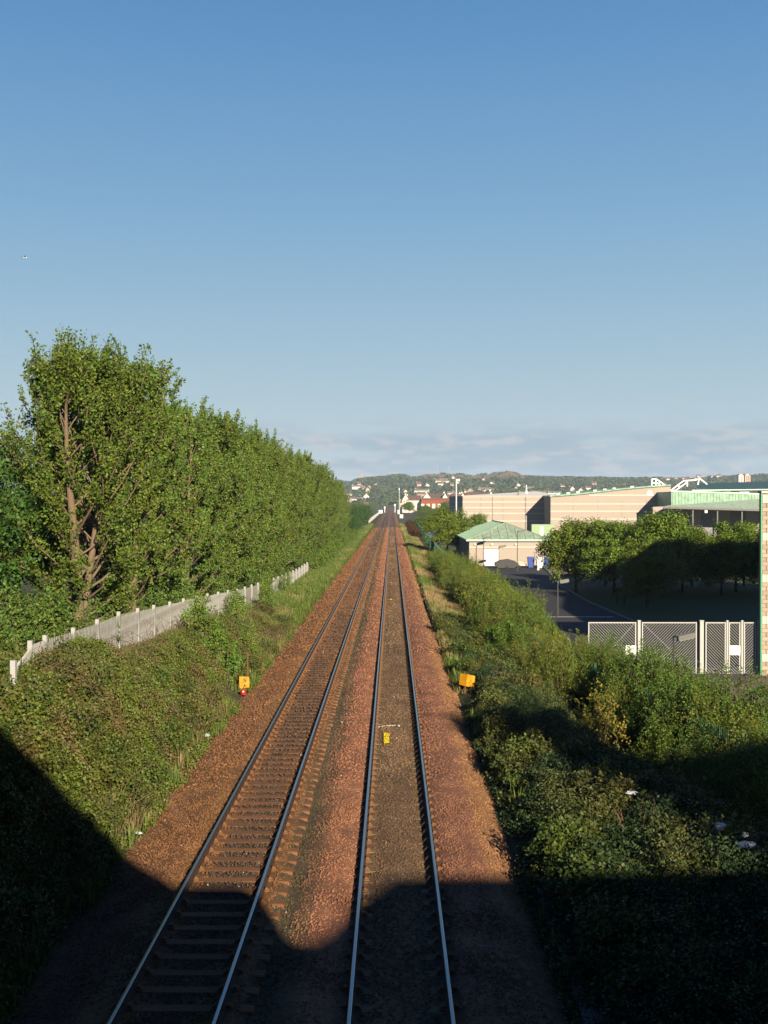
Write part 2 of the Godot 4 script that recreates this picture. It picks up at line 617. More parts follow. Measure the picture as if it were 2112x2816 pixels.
func broadleaf(seed_: int, tall: float, wide: float, clumps: int, leaves: int, size: float, col: Color) -> Array:
	var r := RandomNumberGenerator.new()
	r.seed = seed_
	var wood := Buf.new()
	var crown := Buf.new()
	var fork := Vector3(0, tall * 0.18, 0)
	wood.tube(PackedVector3Array([Vector3(0, -0.5, 0), Vector3(0.05, tall * 0.15, 0), fork, Vector3(0, tall * 0.75, 0)]), 0.2, 0.05, 7, Color(0.09, 0.065, 0.045))
	for k in clumps:
		var u := rdir(r)
		if u.y < -0.8:
			u.y = -u.y
		var f := pow(r.randf(), 0.35)
		var mid := Vector3(0, tall * 0.49, 0)
		var o := mid + Vector3(u.x * wide, u.y * tall * 0.43, u.z * wide) * f * (0.84 + 0.16 * sin(u.x * 7.0 + u.z * 5.0 + seed_))
		var rc := r.randf_range(0.4, 0.85) * wide / 2.8
		if k % 3 == 0:
			wood.tube(PackedVector3Array([fork + Vector3(0, r.randf() * tall * 0.2, 0), fork.lerp(o, 0.5) + Vector3(0, -0.15, 0), o]), 0.06, 0.012, 4, Color(0.09, 0.065, 0.045))
		var hue := tint(r, col, 0.8, 1.2)
		for j in leaves:
			var q := rdir(r)
			var at := o + Vector3(q.x, q.y * 0.7, q.z) * rc * pow(r.randf(), 0.4)
			var up := (q * 0.8 + Vector3.UP * 0.6 + rdir(r) * 0.6).normalized()
			var ld := up.cross(rdir(r)).normalized()
			crown.leaf(at, ld, up.cross(ld).normalized(), size * r.randf_range(0.75, 1.25), size * r.randf_range(0.65, 1.0), tint(r, hue, 0.78, 1.22))
	return [wood.mesh(), crown.mesh()]


func bush(seed_: int, tall: float, wide: float, stems: int, twigs: int, leaves: int, size: float, col: Color) -> Array:
	var r := RandomNumberGenerator.new()
	r.seed = seed_
	var wood := Buf.new()
	var crown := Buf.new()
	for k in stems:
		var az := r.randf() * TAU
		var out := pow(r.randf(), 0.6)
		var a := Vector3(cos(az), 0, sin(az)) * wide * 0.35 * out
		var e := Vector3(cos(az) * wide * out, tall * sqrt(1.0 - out * out * 0.8) * r.randf_range(0.78, 1.08), sin(az) * wide * out)
		var mid := a.lerp(e, 0.5) + Vector3(0, tall * 0.12, 0) + rdir(r) * 0.1
		wood.tube(PackedVector3Array([a - Vector3(0, 0.3, 0), mid, e]), 0.022, 0.006, 4, bark_c)
		var hue := tint(r, col, 0.78, 1.25)
		for j in twigs:
			var f := 0.15 + 0.85 * (j + r.randf()) / twigs
			var s := a.lerp(mid, f * 2.0) if f < 0.5 else mid.lerp(e, f * 2.0 - 1.0)
			var td := (rdir(r) + Vector3.UP * 0.5 + Vector3(e.x, 0, e.z).normalized() * 0.3).normalized()
			var tl := r.randf_range(0.25, 0.6) * tall / 2.5
			if j == twigs - 1:
				td = Vector3(td.x * 0.25, 1, td.z * 0.25).normalized()
			for w in leaves:
				var at := s + td * tl * r.randf() + rdir(r) * 0.09
				var ld := (rdir(r) + td * 0.5).normalized()
				crown.leaf(at, ld, ld.cross(rdir(r)).normalized(), size * r.randf_range(0.7, 1.3), size * r.randf_range(0.5, 0.85), tint(r, hue, 0.75, 1.25))
	return [wood.mesh(), crown.mesh()]


func plant(called: String, label: String, category: String, shape: Array, at: Vector3, turn: float, size: Vector3, group := "", lm := "leaf", woody := "trunk", leafy := "crown") -> Node3D:
	var o := thing(called, label, category, at, turn, group)
	o.scale = size
	part(woody, shape[0], mat("bark", Color.WHITE, 0.95, "grain", 0.5, 0.0, true), o)
	part(leafy, shape[1], leafmat(lm), o)
	return o


func sprig(seed_: int, leaves: int, span: float, size: float, flat: float, cane := true) -> ArrayMesh:
	var r := RandomNumberGenerator.new()
	r.seed = seed_
	var b := Buf.new()
	if cane:
		b.tube(PackedVector3Array([Vector3(-span * 0.5, -0.08, 0), Vector3(0, 0.06, 0.02), Vector3(span * 0.5, -0.05, 0)]), 0.006, 0.003, 3, Color(0.9, 0.55, 0.6))
	for k in leaves:
		var at := Vector3(r.randf_range(-0.5, 0.5) * span, r.randf_range(-0.06, 0.1), r.randf_range(-0.3, 0.3) * span)
		var up := (Vector3.UP * flat + rdir(r)).normalized()
		var ld := up.cross(rdir(r)).normalized()
		var k2 := r.randf_range(0.7, 1.3)
		b.leaf(at, ld, up.cross(ld).normalized(), size * r.randf_range(0.7, 1.3), size * r.randf_range(0.5, 0.9), Color(k2, k2, k2))
	return b.mesh()


func tuft(seed_: int, blades: int, tall: float, spread: float) -> ArrayMesh:
	var r := RandomNumberGenerator.new()
	r.seed = seed_
	var b := Buf.new()
	for k in blades:
		var az := r.randf() * TAU
		var p := Vector3(cos(az), 0, sin(az)) * spread * r.randf()
		var tip := p + Vector3(cos(az) * r.randf() * 0.5, 1.0, sin(az) * r.randf() * 0.5) * tall * r.randf_range(0.5, 1.0)
		var w := Vector3(-sin(az), 0, cos(az)) * r.randf_range(0.008, 0.018)
		var g := r.randf_range(0.75, 1.25)
		var m := p.lerp(tip, 0.5) + Vector3(0, tall * 0.08, 0)
		b.quad(p - w, p + w, m + w * 0.8, m - w * 0.8, Color(g, g, g))
		b.tri(m - w * 0.8, m + w * 0.8, tip, Color(g, g, g))
	return b.mesh()


# ---------------------------------------------------------------- builders of things
func fence_left():
	var base := Vector3(-9.6, 2.1, -30.0)
	var t := thing("palisade_fence", "grey palisade fence with pale posts along the left bank before the poplars", "fence", base)
	var zinc := mat("zinc", Color(0.37, 0.38, 0.38), 0.6, "grain", 0.8, 0.0)
	var pale_c := mat("zinc_pale", Color(0.3, 0.305, 0.305), 0.65, "blotch", 2.2, 0.0)
	var rail_shade_c := mat("fence_rail", Color(0.16, 0.16, 0.16), 0.7)  # rail darkened to stand in for the shadow line along the fence
	var r := RandomNumberGenerator.new()
	r.seed = 21
	var pts := [Vector3(-8.3, 3.97, -24.0), Vector3(-9.25, 3.9, -28.0), Vector3(-9.6, 3.76, -30.3)]
	for q in [[33.0, 3.66], [35.7, 3.63], [38.5, 3.6], [41.4, 3.44], [44.2, 3.3], [47.4, 3.14], [50.5, 3.02], [53.9, 2.88], [57.1, 2.7], [60.6, 2.5], [64.2, 2.3], [68.1, 2.07]]:
		pts.append(Vector3(-9.6, q[1], -q[0]))
	var top := PackedVector2Array([Vector2(68, 2.07), Vector2(95, 1.1), Vector2(113, 0.72), Vector2(150, 0.62), Vector2(260, 0.6)])
	var d := 71.6
	while d < 240.0:
		pts.append(Vector3(-9.6, ramp(top, d), -d))
		d += 3.5
	var h := 1.62
	var post := Buf.new()
	post.box(Vector3(0, -h * 0.5 - 0.2, 0), Vector3(0.115, h + 0.5, 0.115))
	var post_m := post.mesh()
	var pale := Buf.new()
	var o := PackedVector2Array([Vector2(-0.034, -h + 0.02), Vector2(0.034, -h + 0.02), Vector2(0.034, -0.16), Vector2(0.0, -0.06), Vector2(-0.034, -0.16)])
	pale.prism(o, 0.008, -0.008)
	for i in pale.v.size():  # the heads of the pales lean out
		if pale.v[i].y > -0.2:
			pale.v[i].z += 0.05
	var pale_m := pale.mesh()
	var rest := Buf.new()
	var count := 0
	for i in pts.size():
		part("post", post_m, zinc, t, pts[i] - base)
		if i == 0:
			continue
		var a: Vector3 = pts[i - 1]
		var b: Vector3 = pts[i]
		var l := a.distance_to(b)
		var turn := atan2(-(b.z - a.z), b.x - a.x)
		var rails := Buf.new()
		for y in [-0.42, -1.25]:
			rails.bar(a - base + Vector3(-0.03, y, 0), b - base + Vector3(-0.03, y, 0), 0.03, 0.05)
		part("fence_rail", rails, rail_shade_c, t)
		var n := int(l / 0.155)
		for k in n:
			var p := a.lerp(b, (k + 0.5) / n) + Vector3(0.0, r.randf_range(-0.012, 0.012), 0)
			if count < 296:
				var m := part("pale", pale_m, pale_c, t, p - base)
				m.rotation = Vector3(0, turn, r.randf_range(-0.012, 0.012))
			else:
				rest.box(p - base + Vector3(0, -h * 0.5 - 0.05, 0), Vector3(0.007, h - 0.1, 0.068))
			count += 1
	var more := part("far_pales", rest, pale_c, t)
	more.set_meta("kind", "stuff")
	# the same line of fence far along, where it comes out from behind the trees
	var f := thing("palisade_fence", "far stretch of pale fence showing left of the track beyond the last poplars", "fence", Vector3(-9.6, -1.2, -460))
	for k in 60:
		var b := Buf.new()
		b.box(Vector3(0, 0.8, -k * 7.0), Vector3(0.25, 1.7, 0.25))
		part("post", b, zinc, f)
	var panel := Buf.new()
	for k in 59:
		for y in [0.3, 0.8, 1.3]:
			panel.bar(Vector3(0, y, -k * 7.0), Vector3(0, y, -k * 7.0 - 7.0), 0.05, 0.22)
	part("far_pales", panel, zinc, f).set_meta("kind", "stuff")


func gate_leaf(called: String, label: String, x0: float, x1: float, slope: float, notice: bool, brace: bool):
	var w := x1 - x0
	var h := 2.82
	var t := thing(called, label, "gate", Vector3(x0, -1.7, -58.5))
	var white := mat("gate_paint", Color(0.42, 0.43, 0.42), 0.5, "grain", 1.0)
	for e in [[Vector3(0.04, 0, 0), Vector3(0.04, h, 0)], [Vector3(w - 0.04, 0, 0), Vector3(w - 0.04, h, 0)], [Vector3(0.08, h - 0.04, 0), Vector3(w - 0.08, h - 0.04, 0)], [Vector3(0.08, 0.04, 0), Vector3(w - 0.08, 0.04, 0)]]:
		var b := Buf.new()
		b.bar(e[0], e[1], 0.06, 0.06)
		part("frame_rail", b, white, t)
	var c := -h
	while c < w + h:
		# a bar at 45 degrees that rises to the left (slope < 0) or to the right, cut to the frame
		var lo := Vector2(c, 0)
		var hi := Vector2(c + h, h)
		var s0 := maxf(0.0, (0.08 - lo.x) / h)
		var s1 := minf(1.0, (w - 0.08 - lo.x) / h)
		if s1 - s0 > 0.03:
			var a := lo.lerp(hi, s0)
			var e := lo.lerp(hi, s1)
			if slope < 0:
				a.x = w - a.x
				e.x = w - e.x
			var b := Buf.new()
			b.bar(Vector3(a.x, a.y, 0), Vector3(e.x, e.y, 0), 0.016, 0.018)
			part("bar", b, white, t)
		c += 0.158
	if brace:
		var b := Buf.new()
		b.bar(Vector3(0.08, h - 0.08, -0.05) if slope > 0 else Vector3(0.08, 0.08, -0.05), Vector3(w - 0.08, 0.08, -0.05) if slope > 0 else Vector3(w - 0.08, h - 0.08, -0.05), 0.02, 0.018)
		part("brace", b, white, t)
	if notice:
		var b := Buf.new()
		b.box(Vector3(w - 0.3, 1.32, 0.05), Vector3(0.56, 0.5, 0.01))
		var n := part("notice", b, mat("notice", Color(0.72, 0.72, 0.7), 0.5), t)
		for k in 3:
			var l := Buf.new()
			l.box(Vector3(w - 0.3, 1.42 - k * 0.11, 0.058), Vector3(0.4 - k * 0.08, 0.03, 0.006))
			part("printed_line", l, mat("notice_print", Color(0.4, 0.3, 0.3), 0.6), n)


func lamp(label: String, at: Vector3, tall: float, turn: float, head := 0.75):
	var t := thing("floodlight_post", label, "lamp post", at, turn, "floodlights on posts round the yard")
	var dark := mat("lamp_metal", Color(0.045, 0.045, 0.048), 0.55)
	var b := Buf.new()
	b.tube(PackedVector3Array([Vector3(0, -0.2, 0), Vector3(0, tall * 0.5, 0), Vector3(0, tall, 0)]), 0.06, 0.045, 8)
	part("post", b, dark, t)
	var a := Buf.new()
	a.box(Vector3(0.06, tall + 0.03, 0), Vector3(0.2, 0.14, 0.12))
	part("bracket", a, dark, t)
	var h := Buf.new()
	var g := Basis(Vector3(0, 0, 1), 0.16)
	h.box(Vector3(0.12 + head * 0.5, tall + 0.12, 0), Vector3(head, 0.24, 0.42), Color.WHITE, g)
	part("lamp_head", h, mat("lamp_head", Color(0.1, 0.1, 0.095), 0.5), t)
	var l := Buf.new()
	l.box(Vector3(0.14 + head * 0.5, tall - 0.012, 0), Vector3(head * 0.8, 0.02, 0.34), Color.WHITE, g)
	part("lens", l, mat("lens", Color(0.3, 0.32, 0.33), 0.15), t)


func car(label: String, at: Vector3, turn: float, paint: Color):
	var t := thing("parked_car", label, "car", at, turn, "parked cars")
	var body := mat("paint_%d" % int(paint.r * 1000 + paint.g * 100 + paint.b * 10), paint, 0.3)
	body.clearcoat_enabled = true
	var b := Buf.new()
	var o := PackedVector2Array([Vector2(-2.05, 0.35), Vector2(2.05, 0.3), Vector2(2.1, 0.62), Vector2(1.95, 0.85), Vector2(1.1, 0.93), Vector2(-1.7, 0.98), Vector2(-2.08, 0.9), Vector2(-2.12, 0.5)])
	b.prism(o, 0.84, -0.84)
	part("body", b, body, t)
	var c := Buf.new()
	var q := PackedVector2Array([Vector2(-1.75, 0.97), Vector2(1.15, 0.92), Vector2(0.45, 1.4), Vector2(-1.15, 1.42)])
	c.prism(q, 0.72, -0.72)
	part("windows", c, mat("car_glass", Color(0.015, 0.018, 0.02), 0.08), t)
	var f := Buf.new()
	f.box(Vector3(-0.35, 1.435, 0), Vector3(1.55, 0.04, 1.4))
	for s in [-1, 1]:
		f.bar(Vector3(1.12, 0.92, s * 0.73), Vector3(0.44, 1.42, s * 0.71), 0.05, 0.07)
		f.bar(Vector3(-1.72, 0.97, s * 0.73), Vector3(-1.14, 1.43, s * 0.71), 0.05, 0.12)
		f.bar(Vector3(-0.35, 0.95, s * 0.735), Vector3(-0.35, 1.42, s * 0.715), 0.04, 0.08)
	part("roof", f, body, t)
	for x in [-1.25, 1.3]:
		for s in [-1, 1]:
			var w := Buf.new()
			w.tube(PackedVector3Array([Vector3(x, 0.31, s * 0.66), Vector3(x, 0.31, s * 0.86)]), 0.31, 0.31, 14, Color.WHITE, true)
			var wheel := part("wheel", w, mat("tyre", Color(0.02, 0.02, 0.02), 0.85), t)
			var k := Buf.new()
			k.tube(PackedVector3Array([Vector3(x, 0.31, s * 0.8), Vector3(x, 0.31, s * 0.868)]), 0.19, 0.17, 10, Color.WHITE, true)
			part("rim", k, mat("rim", Color(0.35, 0.35, 0.36), 0.4, "", 1.0, 0.6), wheel)
	for s in [-1, 1]:
		var l := Buf.new()
		l.box(Vector3(2.04, 0.7, s * 0.6), Vector3(0.1, 0.14, 0.34))
		part("headlight", l, mat("headlight", Color(0.7, 0.7, 0.68), 0.15), t)
		var e := Buf.new()
		e.box(Vector3(-2.08, 0.75, s * 0.62), Vector3(0.08, 0.2, 0.28))
		part("tail_light", e, mat("tail_light", Color(0.45, 0.015, 0.012), 0.25), t)


func house(called: String, label: String, at: Vector3, turn: float, w: float, l: float, eave: float, apex: float, walls: Material, tiles: Material, group := "", windows := 0) -> Node3D:
	var t := thing(called, label, "house", at, turn, group)
	var b := Buf.new()
	b.prism(PackedVector2Array([Vector2(-w / 2, -1), Vector2(w / 2, -1), Vector2(w / 2, eave), Vector2(0, apex), Vector2(-w / 2, eave)]), 0, -l)
	part("wall", b, walls, t)
	var r := Buf.new()
	var k := 0.25
	var sl := (apex - eave) / (w / 2)
	for s in [-1, 1]:
		var o := PackedVector2Array([Vector2(0, apex + 0.03), Vector2(s * (w / 2 + k), eave - sl * k + 0.03), Vector2(s * (w / 2 + k), eave - sl * k + 0.3), Vector2(0, apex + 0.3)])
		r.prism(o, -0.25 if l > 2 else 0.0, -l + 0.25)
	var roof := part("roof", r, tiles, t)
	var c := Buf.new()
	c.box(Vector3(0, apex + 0.6, -l * 0.92), Vector3(1.4, 1.6, 0.8))
	part("chimney", c, walls, roof)
	for i in windows:
		var q := Buf.new()
		q.box(Vector3((i % 2 - 0.5) * w * 0.45, eave - 1.6 - (i / 2) * 2.9, 0.0), Vector3(1.1, 1.5, 0.1))
		part("window", q, mat("far_window", Color(0.05, 0.055, 0.06), 0.2), t)
	return t


func bag(label: String, at: Vector3, size: Vector3, seed_: int):
	var r := RandomNumberGenerator.new()
	r.seed = seed_
	var b := Buf.new()
	var p := []
	for i in 6:
		var row := []
		for j in 9:
			var a := TAU * (j % 8) / 8.0
			var e := PI * (i / 5.0 - 0.5)
			var q := Vector3(cos(a) * cos(e), sin(e) * 0.6 + 0.2, sin(a) * cos(e)) * r.randf_range(0.65, 1.2)
			row.append(row[0] if j == 8 else Vector3(q.x * size.x, q.y * size.y, q.z * size.z))
		p.append(row)
	for i in 5:
		for j in 8:
			b.tri(p[i][j + 1], p[i][j], p[i + 1][j])
			b.tri(p[i][j + 1], p[i + 1][j], p[i + 1][j + 1])
	var o := part("plastic_bag", b, mat("plastic", Color(0.34, 0.36, 0.4), 0.4), self, at)  # white plastic greyed, the shade of the bank put into its colour
	tag(o, label, "plastic bag", "litter on the bank")


func milepost(label: String, at: Vector3, turn: float, lean: float, digit: String):
	var t := thing("milepost", label, "milepost", at, turn)
	t.rotation.z = lean
	var yellow := mat("milepost_yellow", Color(0.56, 0.265, 0.01), 0.55, "blotch", 1.3)
	var w := 0.42
	var h := 0.5
	for s in [-1, 1]:
		var b := Buf.new()
		# two rounded plates meeting at a folded front edge
		var o := PackedVector2Array()
		for c in [[w - 0.06, 0.06, -PI / 2], [w - 0.06, h - 0.06, 0.0], [0.04, h - 0.04, PI / 2], [0.04, 0.04, PI]]:
			for k in 4:
				var a: float = c[2] + k * PI / 6.0
				o.append(Vector2(c[0] + cos(a) * 0.04, c[1] + sin(a) * 0.04))
		b.prism(o, 0.01, -0.01)
		var m := part("plate", b, yellow, t, Vector3(0, 0.12, 0))
		m.rotation.y = 0.0 if s > 0 else deg_to_rad(100)
		if s > 0 and not digit:
			var e := Buf.new()
			e.prism(o, 0.01, -0.01)
			var back := part("plate", e, yellow, t, Vector3(w * 0.92, 0.04, -0.24))
			back.rotation = Vector3(0, deg_to_rad(68), -0.18)
		if s > 0 and digit:
			var g := TextMesh.new()
			g.text = digit
			g.font_size = 24
			g.pixel_size = 0.01
			g.depth = 0.006
			var f := SystemFont.new()
			f.font_names = PackedStringArray(["Droid Sans"])
			f.font_weight = 700
			g.font = f
			part("number", g, mat("black_paint", Color(0.02, 0.018, 0.015), 0.6), m, Vector3(w * 0.5, 0.33, 0.014))
			var dot := Buf.new()
			dot.tube(PackedVector3Array([Vector3(w * 0.5, 0.13, 0.008), Vector3(w * 0.5, 0.13, 0.016)]), 0.04, 0.04, 12, Color.WHITE, true)
			part("quarter_mile_dot", dot, mat("black_paint", Color(0.02, 0.018, 0.015), 0.6), m)
	var p := Buf.new()
	p.box(Vector3(0.02, 0.2, -0.08), Vector3(0.06, 0.9, 0.06))
	part("stake", p, mat("rust_stake", Color(0.13, 0.06, 0.03), 0.85, "grain", 0.4), t)


func wheelie(called: String, label: String, at: Vector3, col: Material, s := 1.0):
	var t := thing(called, label, "bin", at, 0.0, "bins beside the green roofed building")
	t.scale = Vector3.ONE * s
	var b := Buf.new()
	var lo := [Vector3(-0.26, 0.12, 0.26), Vector3(0.26, 0.12, 0.26), Vector3(0.26, 0.12, -0.26), Vector3(-0.26, 0.12, -0.26)]
	for i in 4:
		var a: Vector3 = lo[i]
		var c: Vector3 = lo[(i + 1) % 4]
		b.quad(a, c, Vector3(c.x * 1.35, 1.1, c.z * 1.35), Vector3(a.x * 1.35, 1.1, a.z * 1.35))
	b.quad(lo[3], lo[2], lo[1], lo[0])
	part("body", b, col, t)
	var l := Buf.new()
	l.box(Vector3(0, 1.14, 0), Vector3(0.76, 0.08, 0.76))
	l.box(Vector3(0, 1.2, 0), Vector3(0.55, 0.05, 0.55))
	part("lid", l, col, t)
	for s2 in [-1, 1]:
		var w := Buf.new()
		w.tube(PackedVector3Array([Vector3(s2 * 0.2, 0.1, -0.24), Vector3(s2 * 0.28, 0.1, -0.24)]), 0.1, 0.1, 10, Color.WHITE, true)
		part("wheel", w, mat("tyre", Color(0.02, 0.02, 0.02), 0.85), t)


# ---------------------------------------------------------------- sky
func sky_panorama() -> ImageTexture:
	var w := 4096
	var h := 2048
	var im := Image.create(w, h, false, Image.FORMAT_RGBF)
	# what the photograph shows of the sky, as displayed colours by height in degrees
	var key := [[-90.0, Color(0.2, 0.22, 0.18)], [-0.5, Color(0.34, 0.37, 0.34)], [0.0, Color(0.735, 0.8, 0.835)], [2.0, Color(0.725, 0.8, 0.835)], [5.0, Color(0.69, 0.785, 0.83)], [10.0, Color(0.59, 0.73, 0.825)], [15.0, Color(0.495, 0.667, 0.81)], [20.0, Color(0.42, 0.61, 0.785)], [25.0, Color(0.345, 0.55, 0.75)], [40.0, Color(0.18, 0.37, 0.62)], [60.0, Color(0.11, 0.26, 0.5)], [90.0, Color(0.08, 0.21, 0.44)]]
	var rows := []
	for y in h:
		var e := 90.0 - (y + 0.5) / h * 180.0
		var c: Color = key[0][1]
		for i in range(1, key.size()):
			if e <= key[i][0]:
				c = (key[i - 1][1] as Color).lerp(key[i][1], (e - key[i - 1][0]) / (key[i][0] - key[i - 1][0]))
				break
		c = c.srgb_to_linear()
		rows.append(c)
		im.fill_rect(Rect2i(0, y, w, 1), c)
	# a low bank of flat grey-blue clouds, a few degrees up, all round
	var f := FastNoiseLite.new()
	f.seed = 9
	f.frequency = 1.0
	f.fractal_octaves = 5
	for y in range(int(h * (90.0 - 7.0) / 180.0), int(h * 89.9 / 180.0)):
		var e := 90.0 - (y + 0.5) / h * 180.0
		var band := smoothstep(0.3, 1.6, e) * (1.0 - smoothstep(3.0, 4.8, e))
		var low := smoothstep(0.0, 0.5, e) * (1.0 - smoothstep(0.9, 1.6, e))
		var wisps := smoothstep(3.0, 4.0, e) * (1.0 - smoothstep(5.2, 6.2, e))
		for x in w:
			var az := (x + 0.5) / w * 360.0
			var p := Vector3(cos(deg_to_rad(az)), sin(deg_to_rad(az)), 0) * 57.3
			var n := f.get_noise_3d(p.x * 0.13, p.y * 0.13, e * 0.95 + 3.0) * 0.5 + 0.5
			var n2 := f.get_noise_3d(p.x * 0.5 + 40.0, p.y * 0.5, e * 2.6) * 0.5 + 0.5
			var a := smoothstep(0.40, 0.66, n * 0.75 + n2 * 0.25 + band * 0.17 - 0.06) * clampf(band + low * 0.5, 0, 1)
			a = maxf(a, smoothstep(0.62, 0.8, n * 0.6 + n2 * 0.4) * wisps * 0.7)
			if a <= 0.002:
				continue
			var lit := smoothstep(0.42, 0.6, n2) * smoothstep(0.3, 0.62, f.get_noise_3d(p.x * 0.2, p.y * 0.2 + 9.0, e * 1.4) * 0.5 + 0.5)
			var c := Color(0.61, 0.695, 0.755).lerp(Color(0.77, 0.775, 0.79), lit).srgb_to_linear()
			im.set_pixel(x, y, rows[y].lerp(c, a * 0.72))
	return ImageTexture.create_from_image(im)


func crest(u: float) -> float:  # skyline of the hills in metres above the rails, by bearing (metres to the side at 3 km)
	return ramp(PackedVector2Array([Vector2(-6000, 40), Vector2(-1500, 50), Vector2(-400, 55), Vector2(-135, 59), Vector2(-112, 57.5), Vector2(-100, 63), Vector2(-64, 70), Vector2(-10, 75), Vector2(15, 79), Vector2(62, 73.5), Vector2(95, 80), Vector2(152, 81), Vector2(190, 80), Vector2(207, 75), Vector2(230, 75.5), Vector2(256, 78.5), Vector2(282, 81), Vector2(315, 85), Vector2(330, 85.5), Vector2(346, 81), Vector2(370, 72), Vector2(420, 71.5), Vector2(520, 70), Vector2(825, 66), Vector2(940, 75), Vector2(1010, 76), Vector2(1500, 70), Vector2(6000, 50)]), u)


func hill_y(x: float, d: float) -> float:
	var top := crest(x * 3000.0 / d)
	var s := smoothstep(1250.0, 2950.0, d)
	return -1.6 + (top + 1.6) * s * (1.0 - 0.25 * smoothstep(3000, 4200, d)) + noise.get_noise_2d(x * 0.12, d * 0.12) * 5.0 * s


func hills():
	var b := Buf.new()
	var nx := 300
	var ds := PackedFloat32Array()
	var d := 1250.0
	while d < 4300.0:
		ds.append(d)
		d += 60.0
	for j in ds.size():
		for i in nx + 1:
			var f := (float(i) / nx - 0.5) * 2.0
			var u := signf(f) * pow(absf(f), 1.7) * 5200.0 + 250.0
			var x := u * ds[j] / 3000.0
			var y := hill_y(x, ds[j]) + (-2.0 if j == 0 else 0.0)
			b.v.append(Vector3(x, y, -ds[j]))
			b.n.append(Vector3(hill_y(x - 15, ds[j]) - hill_y(x + 15, ds[j]), 30, hill_y(x, ds[j] + 15) - hill_y(x, ds[j] - 15)).normalized())
			var heath := smoothstep(0.6, 0.8, (y + 1.6) / 86.0 + noise.get_noise_2d(x * 0.25, ds[j] * 0.25) * 0.16) * smoothstep(1000.0, 500.0, absf(u - 200.0))
			var k := fine.get_noise_2d(x * 0.5, ds[j] * 0.5) * 0.5 + 0.5
			b.c.append(Color(0.04, 0.058, 0.022).lerp(Color(0.075, 0.075, 0.035), k).lerp(Color(0.34, 0.17, 0.06).lerp(Color(0.15, 0.13, 0.05), k), heath))
	for j in ds.size() - 1:
		for i in nx:
			var a := j * (nx + 1) + i
			b.ix.append(a); b.ix.append(a + nx + 1); b.ix.append(a + 1)
			b.ix.append(a + 1); b.ix.append(a + nx + 1); b.ix.append(a + nx + 2)
	struct("hills", b, mat("hill", Color.WHITE, 0.95, "blotch", 90.0, 0.0, true))
	var r := RandomNumberGenerator.new()
	r.seed = 77
	var clump := Buf.new()
	for k in 36:
		var q := rdir(r)
		var up := (q + Vector3.UP * 0.5).normalized()
		var ld := up.cross(rdir(r)).normalized()
		var g := r.randf_range(0.7, 1.3)
		clump.leaf(Vector3(q.x * 0.5, absf(q.y) * 0.55, q.z * 0.5), ld, up.cross(ld).normalized(), 0.55, 0.5, Color(g, g, g))
	var where := []
	var tints := []
	while where.size() < 14000:
		var u := r.randf_range(-420, 1150)
		var dd := r.randf_range(1500, 3050)
		var x := u * dd / 3000.0
		var y := hill_y(x, dd)
		if noise.get_noise_2d(x * 0.5, dd * 0.5) + r.randf_range(-0.35, 0.35) < (-0.1 if dd > 2000 else 0.08) or (y > 56 + noise.get_noise_2d(x * 0.3, dd * 0.3) * 14.0 and u < 365 and u > 40 and r.randf() < 0.93):
			continue
		var s := r.randf_range(4, 9)
		where.append(Transform3D(Basis(Vector3.UP, r.randf() * TAU).scaled(Vector3(s, s * 0.85, s)), Vector3(x, y - 0.5, -dd)))
		tints.append(tint(r, Color(0.045, 0.068, 0.022), 0.7, 1.3))
	scatter("hill_woodland", "dark woods covering the slopes of the distant hills", clump.mesh(), leafmat("wood_leaf", 0.2), where, tints)


